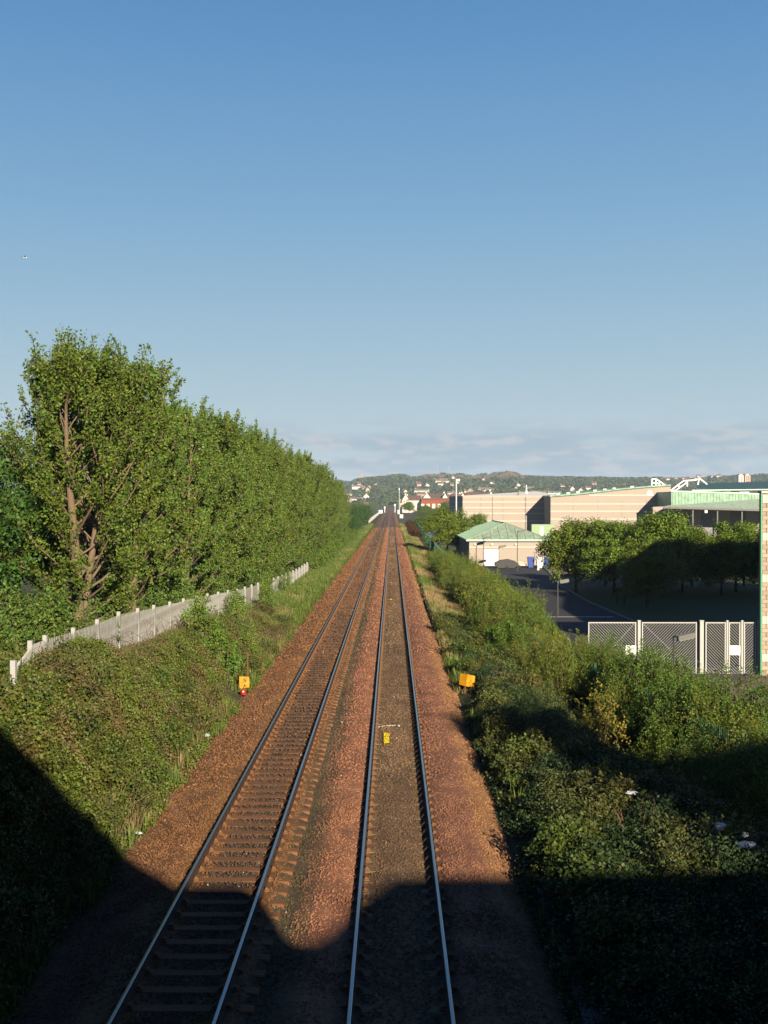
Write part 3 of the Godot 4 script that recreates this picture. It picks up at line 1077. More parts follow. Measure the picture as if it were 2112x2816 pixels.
func town():
	var r := RandomNumberGenerator.new()
	r.seed = 31
	var cream := mat("render_cream", Color(0.48, 0.44, 0.38), 0.9)
	var buff := mat("render_buff", Color(0.3, 0.23, 0.18), 0.9)
	var slate := mat("slate", Color(0.10, 0.085, 0.08), 0.85)
	var tile := mat("red_tile", Color(0.16, 0.078, 0.056), 0.9, "grain", 3.0)
	var lab := "small pale house among the many at the foot of the hills"
	var grp := "houses at the foot of the hills"
	var proto := []
	for k in 4:
		proto.append(house("house", lab, Vector3.ZERO, 0, [9.0, 8.0, 11.0, 9.0][k], [12.0, 20.0, 9.0, 30.0][k], [6.0, 6.0, 7.5, 5.5][k], [10.0, 9.5, 12.0, 9.0][k], [cream, buff, buff, cream][k], [tile, slate, tile, slate][k], grp))
	var n := 0
	while n < 115:
		var u := r.randf_range(-120, 560) if n < 90 else r.randf_range(740, 900)
		var dd := r.randf_range(1320, 2350) if n < 90 else r.randf_range(2500, 2900)
		if n < 90 and r.randf() < smoothstep(1900, 2400, dd):
			continue
		var x := u * dd / 3000.0
		if absf(x) < 12.0:
			continue
		var at := Vector3(x, hill_y(x, dd), -dd)
		var turn := (PI / 2 if r.randf() < 0.6 else 0.0) + r.randf_range(-0.4, 0.4)
		if n < 4:
			proto[n].position = at
			proto[n].rotation.y = turn
		else:
			var s := r.randf_range(0.6, 0.95)
			copy(proto[r.randi() % 4], at, turn, Vector3(s, s, s))
		n += 1
	# nearer streets beyond the big sheds, harled white with brown roofs
	var hall := [
		["white gable fronted house left of its neighbours, nearest the track beyond the trees", 12.6, 1000, 6.0, 14.0, 11.5, 16.0, 0.0],
		["long brown roofed terrace joined to the white gabled house nearest the track", 27.0, 1004, 9.0, 14.0, 11.0, 15.2, PI / 2],
		["white gable fronted house with the tallest gable left of the red brick building", 31.5, 985, 6.6, 22.0, 13.0, 17.4, 0.0],
		["brown roofed wing behind the tallest white gable", 46.0, 995, 10.0, 16.0, 13.0, 17.0, PI / 2],
		["narrow white gable to the right of the tallest white gable", 47.5, 980, 4.4, 18.0, 13.2, 17.2, 0.0],
		["brown roofed white house above the middle of the red brick building", 73.0, 1040, 10.0, 20.0, 13.2, 16.6, PI / 2],
		["white gabled house just left of the tall white lamp mast", 66.5, 1030, 5.0, 14.0, 13.4, 17.6, 0.0],
		["brown roofed white terrace right of the tall white lamp mast", 92.0, 1050, 10.0, 24.0, 14.0, 18.4, PI / 2],
		["small white gable at the right end of the brown roofed terrace", 93.5, 1035, 6.0, 12.0, 14.0, 19.4, 0.0],
	]
	var brown := mat("brown_tile", Color(0.11, 0.07, 0.055), 0.9, "grain", 3.0)
	for h in hall:
		house("house", h[0], Vector3(h[1], -1.5, -h[2]), h[7], h[3], h[4], h[5], h[6], cream, brown, "white houses beyond the sheds", 0 if h[7] else 4)
	var br := thing("brick_building", "long red brick building with white end bays behind the left end of the big shed", "building", Vector3(32, -1.5, -800))
	var b := Buf.new()
	b.box(Vector3(2.5, 5.5, -6), Vector3(26, 11, 12))
	part("wall", b, mat("red_brick", Color(0.26, 0.075, 0.04), 0.9, "grain", 2.0), br)
	var rf := Buf.new()
	rf.prism(PackedVector2Array([Vector2(-11, 11.01), Vector2(16, 11.01), Vector2(16, 12.2), Vector2(-11, 12.2)]), 0.4, -12.4)
	part("roof", rf, tile, br)
	for k in 4:
		var w := Buf.new()
		w.box(Vector3(-9.5 + k * 4.0, 4.0, 0.25), Vector3(2.3, 8.0, 0.5))
		part("white_bay", w, cream, br)
	var tw := [["tall pale tower block beyond the sheds, left one of the pair", 633.0, -2000], ["tower block beyond the sheds, right one of the pair with a rust red stripe", 645.0, -2000]]
	for k in 2:
		var t := thing("tower_block", tw[k][0], "tower block", Vector3(tw[k][1], 19, tw[k][2]), 0.0, "tower blocks on the skyline")
		var q := Buf.new()
		q.box(Vector3(0, 18, 0), Vector3(9.5, 40, 11))
		part("wall", q, mat("tower_wall", Color(0.4, 0.34, 0.29), 0.9), t)
		for j in 2:
			var s := Buf.new()
			s.box(Vector3(-1.8 + j * 4.2, 18, 5.7), Vector3(1.8, 39, 0.6))
			part("balcony_stack", s, mat("tower_stack%d" % k, Color(0.6, 0.56, 0.5) if k == 0 else Color(0.35, 0.14, 0.1), 0.9), t)
		for f in 9:
			var wn := Buf.new()
			wn.box(Vector3(0.2, 2.5 + f * 4.0, 5.55), Vector3(1.6, 1.6, 0.2))
			part("window", wn, mat("far_window", Color(0.05, 0.055, 0.06), 0.2), t)
		var cap := Buf.new()
		cap.box(Vector3(0, 39, 0), Vector3(6, 2.5, 7))
		part("roof", cap, mat("tower_wall", Color(0.4, 0.34, 0.29), 0.9), t)
	var mast := Buf.new()
	for q in [[125.0, "thin radio mast on the brown hilltop, left one of the pair", 24.0], [157.0, "thin radio mast on the brown hilltop, right one of the pair", 22.0]]:
		var t := thing("radio_mast", q[1], "mast", Vector3(q[0] * 0.975, hill_y(q[0] * 0.975, 2925), -2925), 0.0, "masts on the hill")
		var m := Buf.new()
		for s in [-1, 1]:
			m.bar(Vector3(s * 1.1, -2, 0), Vector3(s * 0.35, q[2], 0), 0.5, 0.5)
		part("leg", m, mat("mast_steel", Color(0.2, 0.2, 0.21), 0.7), t)
		var x := Buf.new()
		for k in 8:
			x.bar(Vector3(-1.0, k * 2.9, 0), Vector3(0.9, k * 2.9 + 2.4, 0), 0.25, 0.25)
		part("lattice", x, mat("mast_steel", Color(0.2, 0.2, 0.21), 0.7), t)
	var fo := thing("stone_tower", "square stone tower on the wooded hill left of the track's vanishing point", "tower", Vector3(-78, hill_y(-78, 2900) - 2, -2900))
	var fb := Buf.new()
	fb.box(Vector3(0, 7, 0), Vector3(9, 18, 9))
	part("wall", fb, mat("tower_stone", Color(0.25, 0.17, 0.12), 0.95), fo)
	var fc := Buf.new()
	for k in 3:
		fc.box(Vector3(-3.6 + k * 3.6, 16.8, 4.0), Vector3(2.0, 1.6, 1.0))
	part("battlement", fc, mat("tower_stone", Color(0.25, 0.17, 0.12), 0.95), fo)


# ---------------------------------------------------------------- large buildings
func banded(t: Node3D, x0: float, x1: float, z: float, ys: Array, h := 0.42):
	for y in ys:
		var b := Buf.new()
		b.box(Vector3((x0 + x1) * 0.5, y, z + 0.03), Vector3(x1 - x0, h, 0.1))
		part("white_course", b, mat("white_course", Color(0.52, 0.475, 0.42), 0.85, "grain", 2.0), t)


func sheds():
	var brick := mat("buff_brick", Color(0.385, 0.33, 0.29), 0.9, "grain", 1.6)
	var green := mat("green_sheet", Color(0.21, 0.37, 0.275), 0.5, "blotch", 9.0)
	var pale := mat("pale_green_sheet", Color(0.36, 0.48, 0.38), 0.5, "blotch", 7.0)
	var dark_green := mat("dark_green_sheet", Color(0.035, 0.085, 0.065), 0.45, "blotch", 9.0)
	var white := mat("white_sheet", Color(0.6, 0.58, 0.55), 0.6)
	# the long low shed
	var a := thing("warehouse", "long low buff brick shed with white courses and white roof behind the hipped building", "warehouse", Vector3(21.3, -1.8, -330))
	var b := Buf.new()
	b.box(Vector3(14.0, 5.6, -38.5), Vector3(28.0, 11.2, 77))
	part("wall", b, brick, a)
	banded(a, 0.0, 24.3, 0.0, [11.0, 9.4, 7.7, 6.0, 3.7])
	var side := Buf.new()
	for y in [9.4, 7.7, 6.0, 3.7]:
		side.box(Vector3(-0.03, y, -38.5), Vector3(0.1, 0.42, 76.8))
	part("side_course", side, mat("white_course", Color(0.52, 0.475, 0.42), 0.85, "grain", 2.0), a)
	var r := Buf.new()
	r.quad(Vector3(-0.3, 11.25, 0.3), Vector3(30, 11.25, 0.3), Vector3(30, 13.3, -60), Vector3(-0.3, 11.5, -60))
	r.quad(Vector3(-0.3, 11.5, -60), Vector3(30, 13.3, -60), Vector3(30, 11.2, -78), Vector3(-0.3, 11.2, -78))
	r.quad(Vector3(-0.3, 11.2, 0.3), Vector3(30, 11.2, 0.3), Vector3(30, 11.25, 0.3), Vector3(-0.3, 11.25, 0.3))
	var roof := part("roof", r, white, a)
	var v := Buf.new()
	v.box(Vector3(18.9, 11.9, -10), Vector3(2.2, 1.4, 2.0))
	for k in 4:
		v.box(Vector3(18.9, 11.5 + k * 0.3, -8.95), Vector3(2.0, 0.1, 0.12))
	part("roof_vent", v, mat("vent_grey", Color(0.22, 0.21, 0.22), 0.7), roof)
	var f := Buf.new()
	f.tube(PackedVector3Array([Vector3(20.8, 12, -14), Vector3(20.8, 12.7, -14), Vector3(20.8, 12.9, -14), Vector3(20.8, 14.8, -14)]), 0.6, 0.12, 8)
	part("roof_cowl", f, white, roof)
	for k in 3:
		var j := Buf.new()
		j.box(Vector3(5.5 + k * 6.6, 5.6, 0.02), Vector3(0.1, 11.0, 0.05))
		part("movement_joint", j, mat("joint", Color(0.2, 0.15, 0.12), 0.9), a)
	for k in 2:
		var dp := Buf.new()
		dp.bar(Vector3(9.0 + k * 10.0, 0.2, 0.16), Vector3(9.0 + k * 10.0, 11.0, 0.16), 0.16, 0.16)
		part("downpipe", dp, mat("vent_grey", Color(0.22, 0.21, 0.22), 0.7), a)
	# its taller neighbour, standing forward, with the rising roof line
	var c := thing("sports_hall", "taller buff brick hall with rising green roof edge and white disc at top right", "hall", Vector3(45.65, -1.8, -316))
	var h := Buf.new()
	var top := [Vector2(0, 10.9), Vector2(6, 11.35), Vector2(12, 11.95), Vector2(20, 12.9), Vector2(28, 13.6), Vector2(34.4, 14.05)]
	var o := PackedVector2Array([Vector2(34.4, 0), Vector2(0, 0)])
	for q in top:
		o.append(q)
	h.prism(o, 0, -60)
	part("wall", h, brick, c)
	banded(c, 0.0, 34.4, 0.0, [8.85, 6.75, 4.5])
	banded(c, 11.0, 34.4, 0.0, [11.35])
	var rr := Buf.new()
	var e := PackedVector2Array()
	for q in top:
		e.append(q + Vector2(-0.3 if q.x == 0 else 0.0, 0.02))
	for i in range(top.size() - 1, -1, -1):
		e.append(top[i] + Vector2(-0.3 if top[i].x == 0 else 0.0, 0.42))
	rr.prism(e, 0.5, -60.5)
	var rf := part("roof", rr, green, c)
	for k in 7:
		var s := Buf.new()
		s.box(Vector3(3.0 + k * 3.6, 11.65 + k * 0.36, -6 - (k % 3) * 4.0), Vector3(1.0, 0.5, 1.0))
		part("rooflight", s, white, rf)
	var disc := Buf.new()
	disc.tube(PackedVector3Array([Vector3(28.4, 12.0, 0.0), Vector3(28.4, 12.0, 0.12)]), 0.75, 0.75, 20, Color.WHITE, true)
	part("disc", disc, mat("disc_white", Color(0.75, 0.74, 0.72), 0.5), c)
	var joint := Buf.new()
	for k in 4:
		joint.box(Vector3(6.5 + k * 7.0, 5.0, 0.005), Vector3(0.09, 10.0, 0.02))
	part("movement_joint", joint, mat("joint", Color(0.2, 0.15, 0.12), 0.9), c)
	# the green clad hall
	var g := thing("clad_hall", "green ribbed metal hall with pale green lean-to roof over a dark recessed wall", "hall", Vector3(76, 0, -300))
	var w := Buf.new()
	var tops := [Vector3(0.2, 10.45, 0), Vector3(10, 10.2, 0), Vector3(20, 9.85, 0), Vector3(30, 9.4, 0)]
	for i in 3:
		var a0: Vector3 = tops[i]
		var a1: Vector3 = tops[i + 1]
		w.quad(Vector3(a0.x, -2, 0), Vector3(a1.x, -2, 0), a1, a0)
		w.quad(a0, a1, a1 + Vector3(0, 0, -60), a0 + Vector3(0, 0, -60))
	w.quad(Vector3(0.2, -2, -60), Vector3(0.2, -2, 0), tops[0], tops[0] + Vector3(0, 0, -60))
	part("wall", w, green, g)
	var cap := Buf.new()
	for i in 3:
		cap.bar(tops[i] + Vector3(0, 0.1, 0.1), tops[i + 1] + Vector3(0, 0.1, 0.1), 0.3, 0.35)
	part("coping", cap, mat("mint_trim", Color(0.4, 0.55, 0.44), 0.5), g)
	var ribs := Buf.new()
	for k in 34:
		var x := 0.6 + k * 0.86
		var hh := ramp(PackedVector2Array([Vector2(0.2, 10.45), Vector2(10, 10.2), Vector2(20, 9.85), Vector2(30, 9.4)]), x)
		ribs.box(Vector3(x, hh * 0.5, 0.04), Vector3(0.2, hh, 0.14))
	part("rib", ribs, green, g).set_meta("kind", "stuff")
	var lean := Buf.new()
	var e0 := Vector3(-5.8, 6.45, 15)
	var e1 := Vector3(26.0, 5.55, 15)
	var w0 := Vector3(0.0, 6.75, 0.1)
	var w1 := Vector3(30.0, 8.85, 0.1)
	lean.quad(e0, e1, w1, w0)
	lean.quad(e0 - Vector3(0, 0.45, 0), e1 - Vector3(0, 0.45, 0), e1, e0)
	lean.quad(e0 - Vector3(0, 0.45, 0), w0 - Vector3(0, 0.45, 0), w1 - Vector3(0, 0.45, 0), e1 - Vector3(0, 0.45, 0))
	lean.quad(e1 - Vector3(0, 0.45, 0), w1 - Vector3(0, 0.45, 0), w1, e1)
	lean.quad(w0 - Vector3(0, 0.45, 0), e0 - Vector3(0, 0.45, 0), e0, w0)
	part("lean_to_roof", lean, pale, g)
	var eave := Buf.new()
	eave.bar(e0 + Vector3(0, -0.25, 0.15), e1 + Vector3(0, -0.25, 0.15), 0.15, 0.5)
	part("gutter", eave, mat("gutter", Color(0.1, 0.1, 0.1), 0.6), g)
	var back := Buf.new()
	back.quad(Vector3(-5.5, -2, 3), Vector3(30, -2, 3), Vector3(30, 7.8, 3), Vector3(-5.5, 6.3, 3))
	part("recessed_wall", back, brick, g)
	for k in 5:
		var q := e0.lerp(e1, 0.05 + k * 0.2)
		var po := Buf.new()
		po.bar(Vector3(q.x, -2, 14.4), Vector3(q.x, 6.0, 14.4), 0.3, 0.3)
		part("post", po, mat("gutter", Color(0.1, 0.1, 0.1), 0.6), g)
	for k in 3:
		var dw := Buf.new()
		dw.box(Vector3(1.5 + k * 8.0, 1.6, 3.05), Vector3(4.2, 7.0, 0.12))
		part("shutter", dw, mat("shutter", Color(0.2, 0.21, 0.24), 0.6, "blotch", 4.0), g)
	var fl := Buf.new()
	fl.box(e0.lerp(e1, 0.35) + Vector3(0.0, -1.0, 0.2), Vector3(0.7, 0.7, 0.3))
	part("floodlight", fl, white, g)
	# the arena behind
	var ar := thing("arena", "arena with dark green sheet roof over a pale green wall on the right skyline", "arena", Vector3(110, 0, -400))
	var q := Buf.new()
	q.quad(Vector3(0, 12.1, 0), Vector3(90, 13.1, 0), Vector3(90, 17.4, -40), Vector3(13, 15.1, -40))
	q.quad(Vector3(90, 13.1, 0), Vector3(110, 10.0, -20), Vector3(110, 12.0, -60), Vector3(90, 17.4, -40))
	q.quad(Vector3(0, 11.7, 0), Vector3(90, 12.7, 0), Vector3(90, 13.1, 0), Vector3(0, 12.1, 0))
	var arf := part("roof", q, dark_green, ar)
	for k in 12:
		var s := Buf.new()
		var x := 4.0 + k * 7.4
		s.bar(Vector3(x, 12.2 + x * 0.011, 0), Vector3(13 + x * 0.85, 15.15 + x * 0.0255, -40), 0.22, 0.12)
		part("roof_seam", s, dark_green, arf)
	var wa := Buf.new()
	wa.box(Vector3(45, 4.7, -1.5), Vector3(94, 13.4, 1.0))
	part("wall", wa, mat("mint_trim", Color(0.4, 0.55, 0.44), 0.5), ar)
	var gu := Buf.new()
	gu.bar(Vector3(-1, 11.9, 0.2), Vector3(90, 12.9, 0.2), 0.4, 0.35)
	part("gutter", gu, mat("mint_trim", Color(0.4, 0.55, 0.44), 0.5), ar)
	for k in 4:
		var s := Buf.new()
		var x0: float = [-1.5, 5.0, 13.6, 20.3][k]
		var x1: float = [2.6, 10.6, 16.8, 26.5][k]
		s.box(Vector3((x0 + x1) * 0.5, 10.75, -0.98), Vector3(x1 - x0, 1.5, 0.2))
		part("window", s, mat("far_window", Color(0.05, 0.055, 0.06), 0.2), ar)
	for k in 2:
		var m := thing("roof_truss", ["white steel truss frame above the white disc of the buff hall", "white steel truss frame at the left end of the dark green arena roof"][k], "truss", Vector3([99.2, 109.0][k], 12.5, [-420, -412][k]), 0.0, "white roof trusses")
		var lines := [[Vector3(0, 0, 0), Vector3(0, 3.9, 0)], [Vector3(1.6, 0, 0), Vector3(1.6, 3.9, 0)], [Vector3(0, 3.9, 0), Vector3(1.9, 3.9, 0)], [Vector3(0, 2.4, 0), Vector3(1.6, 2.4, 0)], [Vector3(0, 1.0, 0), Vector3(1.6, 1.0, 0)], [Vector3(1.8, 3.9, 0), Vector3(6.2, 0.9, 0)], [Vector3(1.8, 2.6, 0), Vector3(5.4, 0.0, 0)], [Vector3(2.9, 3.1, 0), Vector3(3.0, 1.8, 0)], [Vector3(4.2, 2.2, 0), Vector3(4.3, 0.9, 0)]]
		if k == 1:
			lines = [[Vector3(-6.0, -1.6, 0), Vector3(0.2, 3.1, 0)], [Vector3(-4.6, -1.8, 0), Vector3(1.6, 2.6, 0)], [Vector3(-4.0, -0.2, 0), Vector3(-3.0, -0.8, 0)], [Vector3(-2.0, 1.4, 0), Vector3(-1.0, 0.8, 0)], [Vector3(0.2, 3.1, 0), Vector3(1.6, 3.2, 0)], [Vector3(1.6, 3.2, 0), Vector3(1.6, 1.0, 0)], [Vector3(1.6, 3.2, 0), Vector3(5.0, 3.4, 0)], [Vector3(5.6, 1.6, 0), Vector3(6.0, 4.2, 0)], [Vector3(6.0, 4.2, 0), Vector3(9.0, 1.8, 0)]]
		for l in lines:
			var s := Buf.new()
			s.bar(l[0], l[1], 0.42, 0.42)
			part("strut", s, mat("truss_white", Color(0.72, 0.71, 0.69), 0.5), m)
	for k in 2:
		var s := thing("flat_roofed_block", ["low white flat roofed building just beyond the long shed's roof", "pale low building far off beside the right tower block"][k], "building", Vector3([84.0, 850.0][k], [0.0, 40.0][k], [-600, -2450][k]))
		var bx := Buf.new()
		bx.box(Vector3(4, 6.0, -4), Vector3([9.0, 26.0][k], 13.0, 8))
		part("wall", bx, white, s)
		for i in 3:
			var wn := Buf.new()
			wn.box(Vector3(1.8 + i * 2.2, 11.4, 0.02), Vector3(1.2, 0.9, 0.1))
			part("window", wn, mat("far_window", Color(0.05, 0.055, 0.06), 0.2), s)


func kiosk():
	var brick := mat("buff_brick", Color(0.385, 0.33, 0.29), 0.9, "grain", 1.6)
	var roof_m := mat("kiosk_roof", Color(0.3, 0.4, 0.31), 0.5, "blotch", 5.0)
	var t := thing("hipped_building", "small buff brick building with a hipped green metal roof and a white roller door", "building", Vector3(10.9, -1.8, -160))
	var w := 12.4
	var l := 33.0
	var b := Buf.new()
	b.box(Vector3(w * 0.5, 1.85, -l * 0.5), Vector3(w - 0.8, 3.7, l - 0.8))
	part("wall", b, brick, t)
	banded(t, 0.4, w - 0.4, -0.4, [2.75], 0.22)
	var e := 3.86
	var a0 := Vector3(0, e, 0)
	var a1 := Vector3(w, e, 0)
	var a2 := Vector3(w, e, -l)
	var a3 := Vector3(0, e, -l)
	var r0 := Vector3(w * 0.5, 6.2, -6.2)
	var r1 := Vector3(w * 0.5, 6.2, -l + 6.2)
	var r := Buf.new()
	r.tri(a0, a1, r0)
	r.quad(a1, a2, r1, r0)
	r.tri(a2, a3, r1)
	r.quad(a3, a0, r0, r1)
	r.quad(a3, a2, a1, a0)
	var roof := part("roof", r, roof_m, t)
	var fa := Buf.new()
	fa.box(Vector3(w * 0.5, e - 0.1, 0.0), Vector3(w + 0.1, 0.22, 0.1))
	fa.box(Vector3(0, e - 0.1, -l * 0.5 - 0.05), Vector3(0.1, 0.22, l))
	part("fascia", fa, mat("mint_trim", Color(0.4, 0.55, 0.44), 0.5), roof)
	for k in 9:
		var x := 1.2 + k * 1.25
		var up := minf(x, w - x) / (w * 0.5)
		var s := Buf.new()
		s.bar(Vector3(x, e + 0.03, 0), Vector3(x, e + 2.34 * up + 0.02, -6.2 * up), 0.07, 0.07)
		part("seam", s, mat("seam", Color(0.16, 0.27, 0.19), 0.5), roof)
	for k in 14:
		var z := -2.2 - k * 2.2
		var up := minf(minf(-z, l + z) / 6.2, 1.0)
		var s := Buf.new()
		s.bar(Vector3(0, e + 0.03, z), Vector3(6.2 * up, e + 2.34 * up + 0.02, z), 0.07, 0.07)
		part("seam", s, mat("seam", Color(0.16, 0.27, 0.19), 0.5), roof)
	for q in [[a0, r0], [a1, r0], [r0, r1]]:
		var s := Buf.new()
		s.bar(q[0] + Vector3(0, 0.03, 0), q[1] + Vector3(0, 0.03, 0), 0.2, 0.09)
		part("hip_capping", s, roof_m, roof)
	var d := Buf.new()
	d.box(Vector3(3.6, 1.2, -0.37), Vector3(2.3, 2.4, 0.1))
	var door := part("roller_door", d, mat("door_white", Color(0.62, 0.59, 0.56), 0.6), t)
	for k in 7:
		var s := Buf.new()
		s.box(Vector3(3.6, 0.3 + k * 0.33, -0.31), Vector3(2.24, 0.03, 0.03))
		part("door_rib", s, mat("door_white", Color(0.62, 0.59, 0.56), 0.6), door)
	for x in [1.3, 3.7, 7.2]:
		var s := Buf.new()
		s.box(Vector3(x, 3.15, -0.3), Vector3(0.35, 0.25, 0.2))
		part("wall_light", s, mat("lamp_head_pale", Color(0.45, 0.44, 0.42), 0.5), t)


# ---------------------------------------------------------------- the bridge, and unseen buildings added to shade foreground and grove
func behind():
	var stone_m := mat("bridge_stone", Color(0.22, 0.19, 0.16), 0.9, "grain", 1.2)
	var br := thing("road_bridge", "stone road bridge crossing the line that carries the viewpoint", "bridge", Vector3(0, 0, 0))
	var b := Buf.new()
	b.box(Vector3(0, 5.6, 9.6), Vector3(20, 0.8, 18.6))
	part("deck", b, stone_m, br)
	var p := Buf.new()
	p.box(Vector3(0, 6.5, 0.0), Vector3(70, 1.1, 0.3))
	part("parapet", p, stone_m, br)
	for s in [-1, 1]:
		var a := Buf.new()
		a.box(Vector3(s * 36.0, 1.9, 10.0), Vector3(52, 8.2, 19.2))
		part("embankment", a, mat("bank_soil", Color(0.06, 0.065, 0.03), 0.95, "grain", 2.0), br)
	var wall := mat("shade_block_stone", Color(0.25, 0.21, 0.17), 0.9, "grain", 1.2)
	var h := thing("added_shade_gable", "unseen gabled stone block added behind the viewpoint to shape the foreground shadow", "building", Vector3(0, 0, 6))
	var q := Buf.new()
	q.prism(PackedVector2Array([Vector2(-9, 6.01), Vector2(5.8, 6.01), Vector2(5.8, 10.5), Vector2(4.9, 11.7), Vector2(2.3, 13.7), Vector2(-1.2, 16.2), Vector2(-9, 11.6)]), 8.0, 0.0)  # added out of view; roofline follows the left foreground shadow edge
	part("wall", q, wall, h)
	var an := Buf.new()
	an.prism(PackedVector2Array([Vector2(5.8, 6.01), Vector2(7.5, 6.01), Vector2(7.5, 10.4), Vector2(7.2, 10.65), Vector2(5.8, 10.65)]), 5.0, 0.3)  # flat top added for the bump in that shadow edge
	part("shade_step", an, wall, h)
	var k := thing("added_shade_annexe", "unseen stone block added behind the viewpoint to shade the right ballast", "building", Vector3(0, 0, 14))
	var w := Buf.new()
	w.prism(PackedVector2Array([Vector2(10.5, 6.01), Vector2(20, 6.01), Vector2(20, 13.95), Vector2(13.2, 13.8), Vector2(11.9, 13.2), Vector2(11.1, 12.75), Vector2(10.5, 12.5)]), 4.0, 0.0)  # added out of view; sloping top cuts the right ballast shadow
	part("stonework", w, wall, k)
	var y := thing("added_shade_house", "unseen stone block added behind the viewpoint to shade the right bank", "house", Vector3(0, 0, 14))
	var e := Buf.new()
	e.prism(PackedVector2Array([Vector2(20.2, 6.01), Vector2(37, 6.01), Vector2(37, 18.9), Vector2(31, 18.9), Vector2(27.4, 18.3), Vector2(24.9, 17.5), Vector2(22.9, 16.0), Vector2(21.7, 15.2), Vector2(20.2, 14.5)]), 9.0, 0.0)  # added out of view to keep the right hollow in shade
	part("wall", e, wall, y)
	var t := thing("added_shade_hall", "unseen tall block added outside the right edge of the picture to shade the grove", "hall", Vector3(0, -1.8, -58))
	var th := Buf.new()
	th.prism(PackedVector2Array([Vector2(28, 0), Vector2(80, 0), Vector2(80, 25.6), Vector2(56, 25.4), Vector2(40, 22.8), Vector2(31.6, 16.9), Vector2(28, 14.3)]), 14.0, 0.0)  # added out of frame; roof slope shaped for shade on grove and road
	part("wall", th, mat("buff_brick", Color(0.385, 0.33, 0.29), 0.9, "grain", 1.6), t)


# ---------------------------------------------------------------- the scene
func _ready():
	noise.seed = 3
	noise.frequency = 0.045
	noise.fractal_octaves = 4
	fine.seed = 8
	fine.frequency = 0.11
	fine.fractal_octaves = 3

	cam = Camera3D.new()
	cam.name = "camera"
	cam.fov = 50.0
	cam.near = 0.1
	cam.far = 20000.0
	cam.position = Vector3(0, 7.48, 0)
	cam.rotation_degrees = Vector3(-0.496, 0.407, 0)
	add_child(cam)
	cam.current = true

	var exposure := 2.9
	var env := Environment.new()
	env.background_mode = Environment.BG_SKY
	var sky := Sky.new()
	var pan := PanoramaSkyMaterial.new()
	pan.panorama = sky_panorama()
	pan.energy_multiplier = 1.0 / exposure
	sky.sky_material = pan
	env.sky = sky
	env.tonemap_mode = Environment.TONE_MAPPER_LINEAR
	env.tonemap_exposure = exposure
	env.fog_enabled = true
	env.fog_density = 0.00009
	env.fog_light_color = Color(0.8, 0.88, 1.0)
	env.sdfgi_enabled = true
	env.ssao_enabled = true
	env.ssil_enabled = true
	var we := WorldEnvironment.new()
	we.name = "environment"
	we.environment = env
	add_child(we)

	var sun := DirectionalLight3D.new()
	sun.name = "sun"
	sun.light_energy = 1.6
	sun.light_color = Color(1.0, 0.93, 0.81)
	sun.light_angular_distance = 0.53
	sun.shadow_enabled = true
	add_child(sun)
	sun.look_at_from_position(Vector3.ZERO, Vector3(-0.95, -1.0, -2.6))

	add_ground()
	hills()
	add_bed()
	track("left_track", -3.315, "left track with rust coloured sleepers and dark ballast heaped between them", false)
	track("right_track", 0.1325, "right track with pale concrete sleepers mostly buried in brown ballast", true)
	roads()
	behind()
	kiosk()
	sheds()
	town()
	walls_right()
	fence_left()
	trees_left()
	trees_right()
	undergrowth()
	small_things()


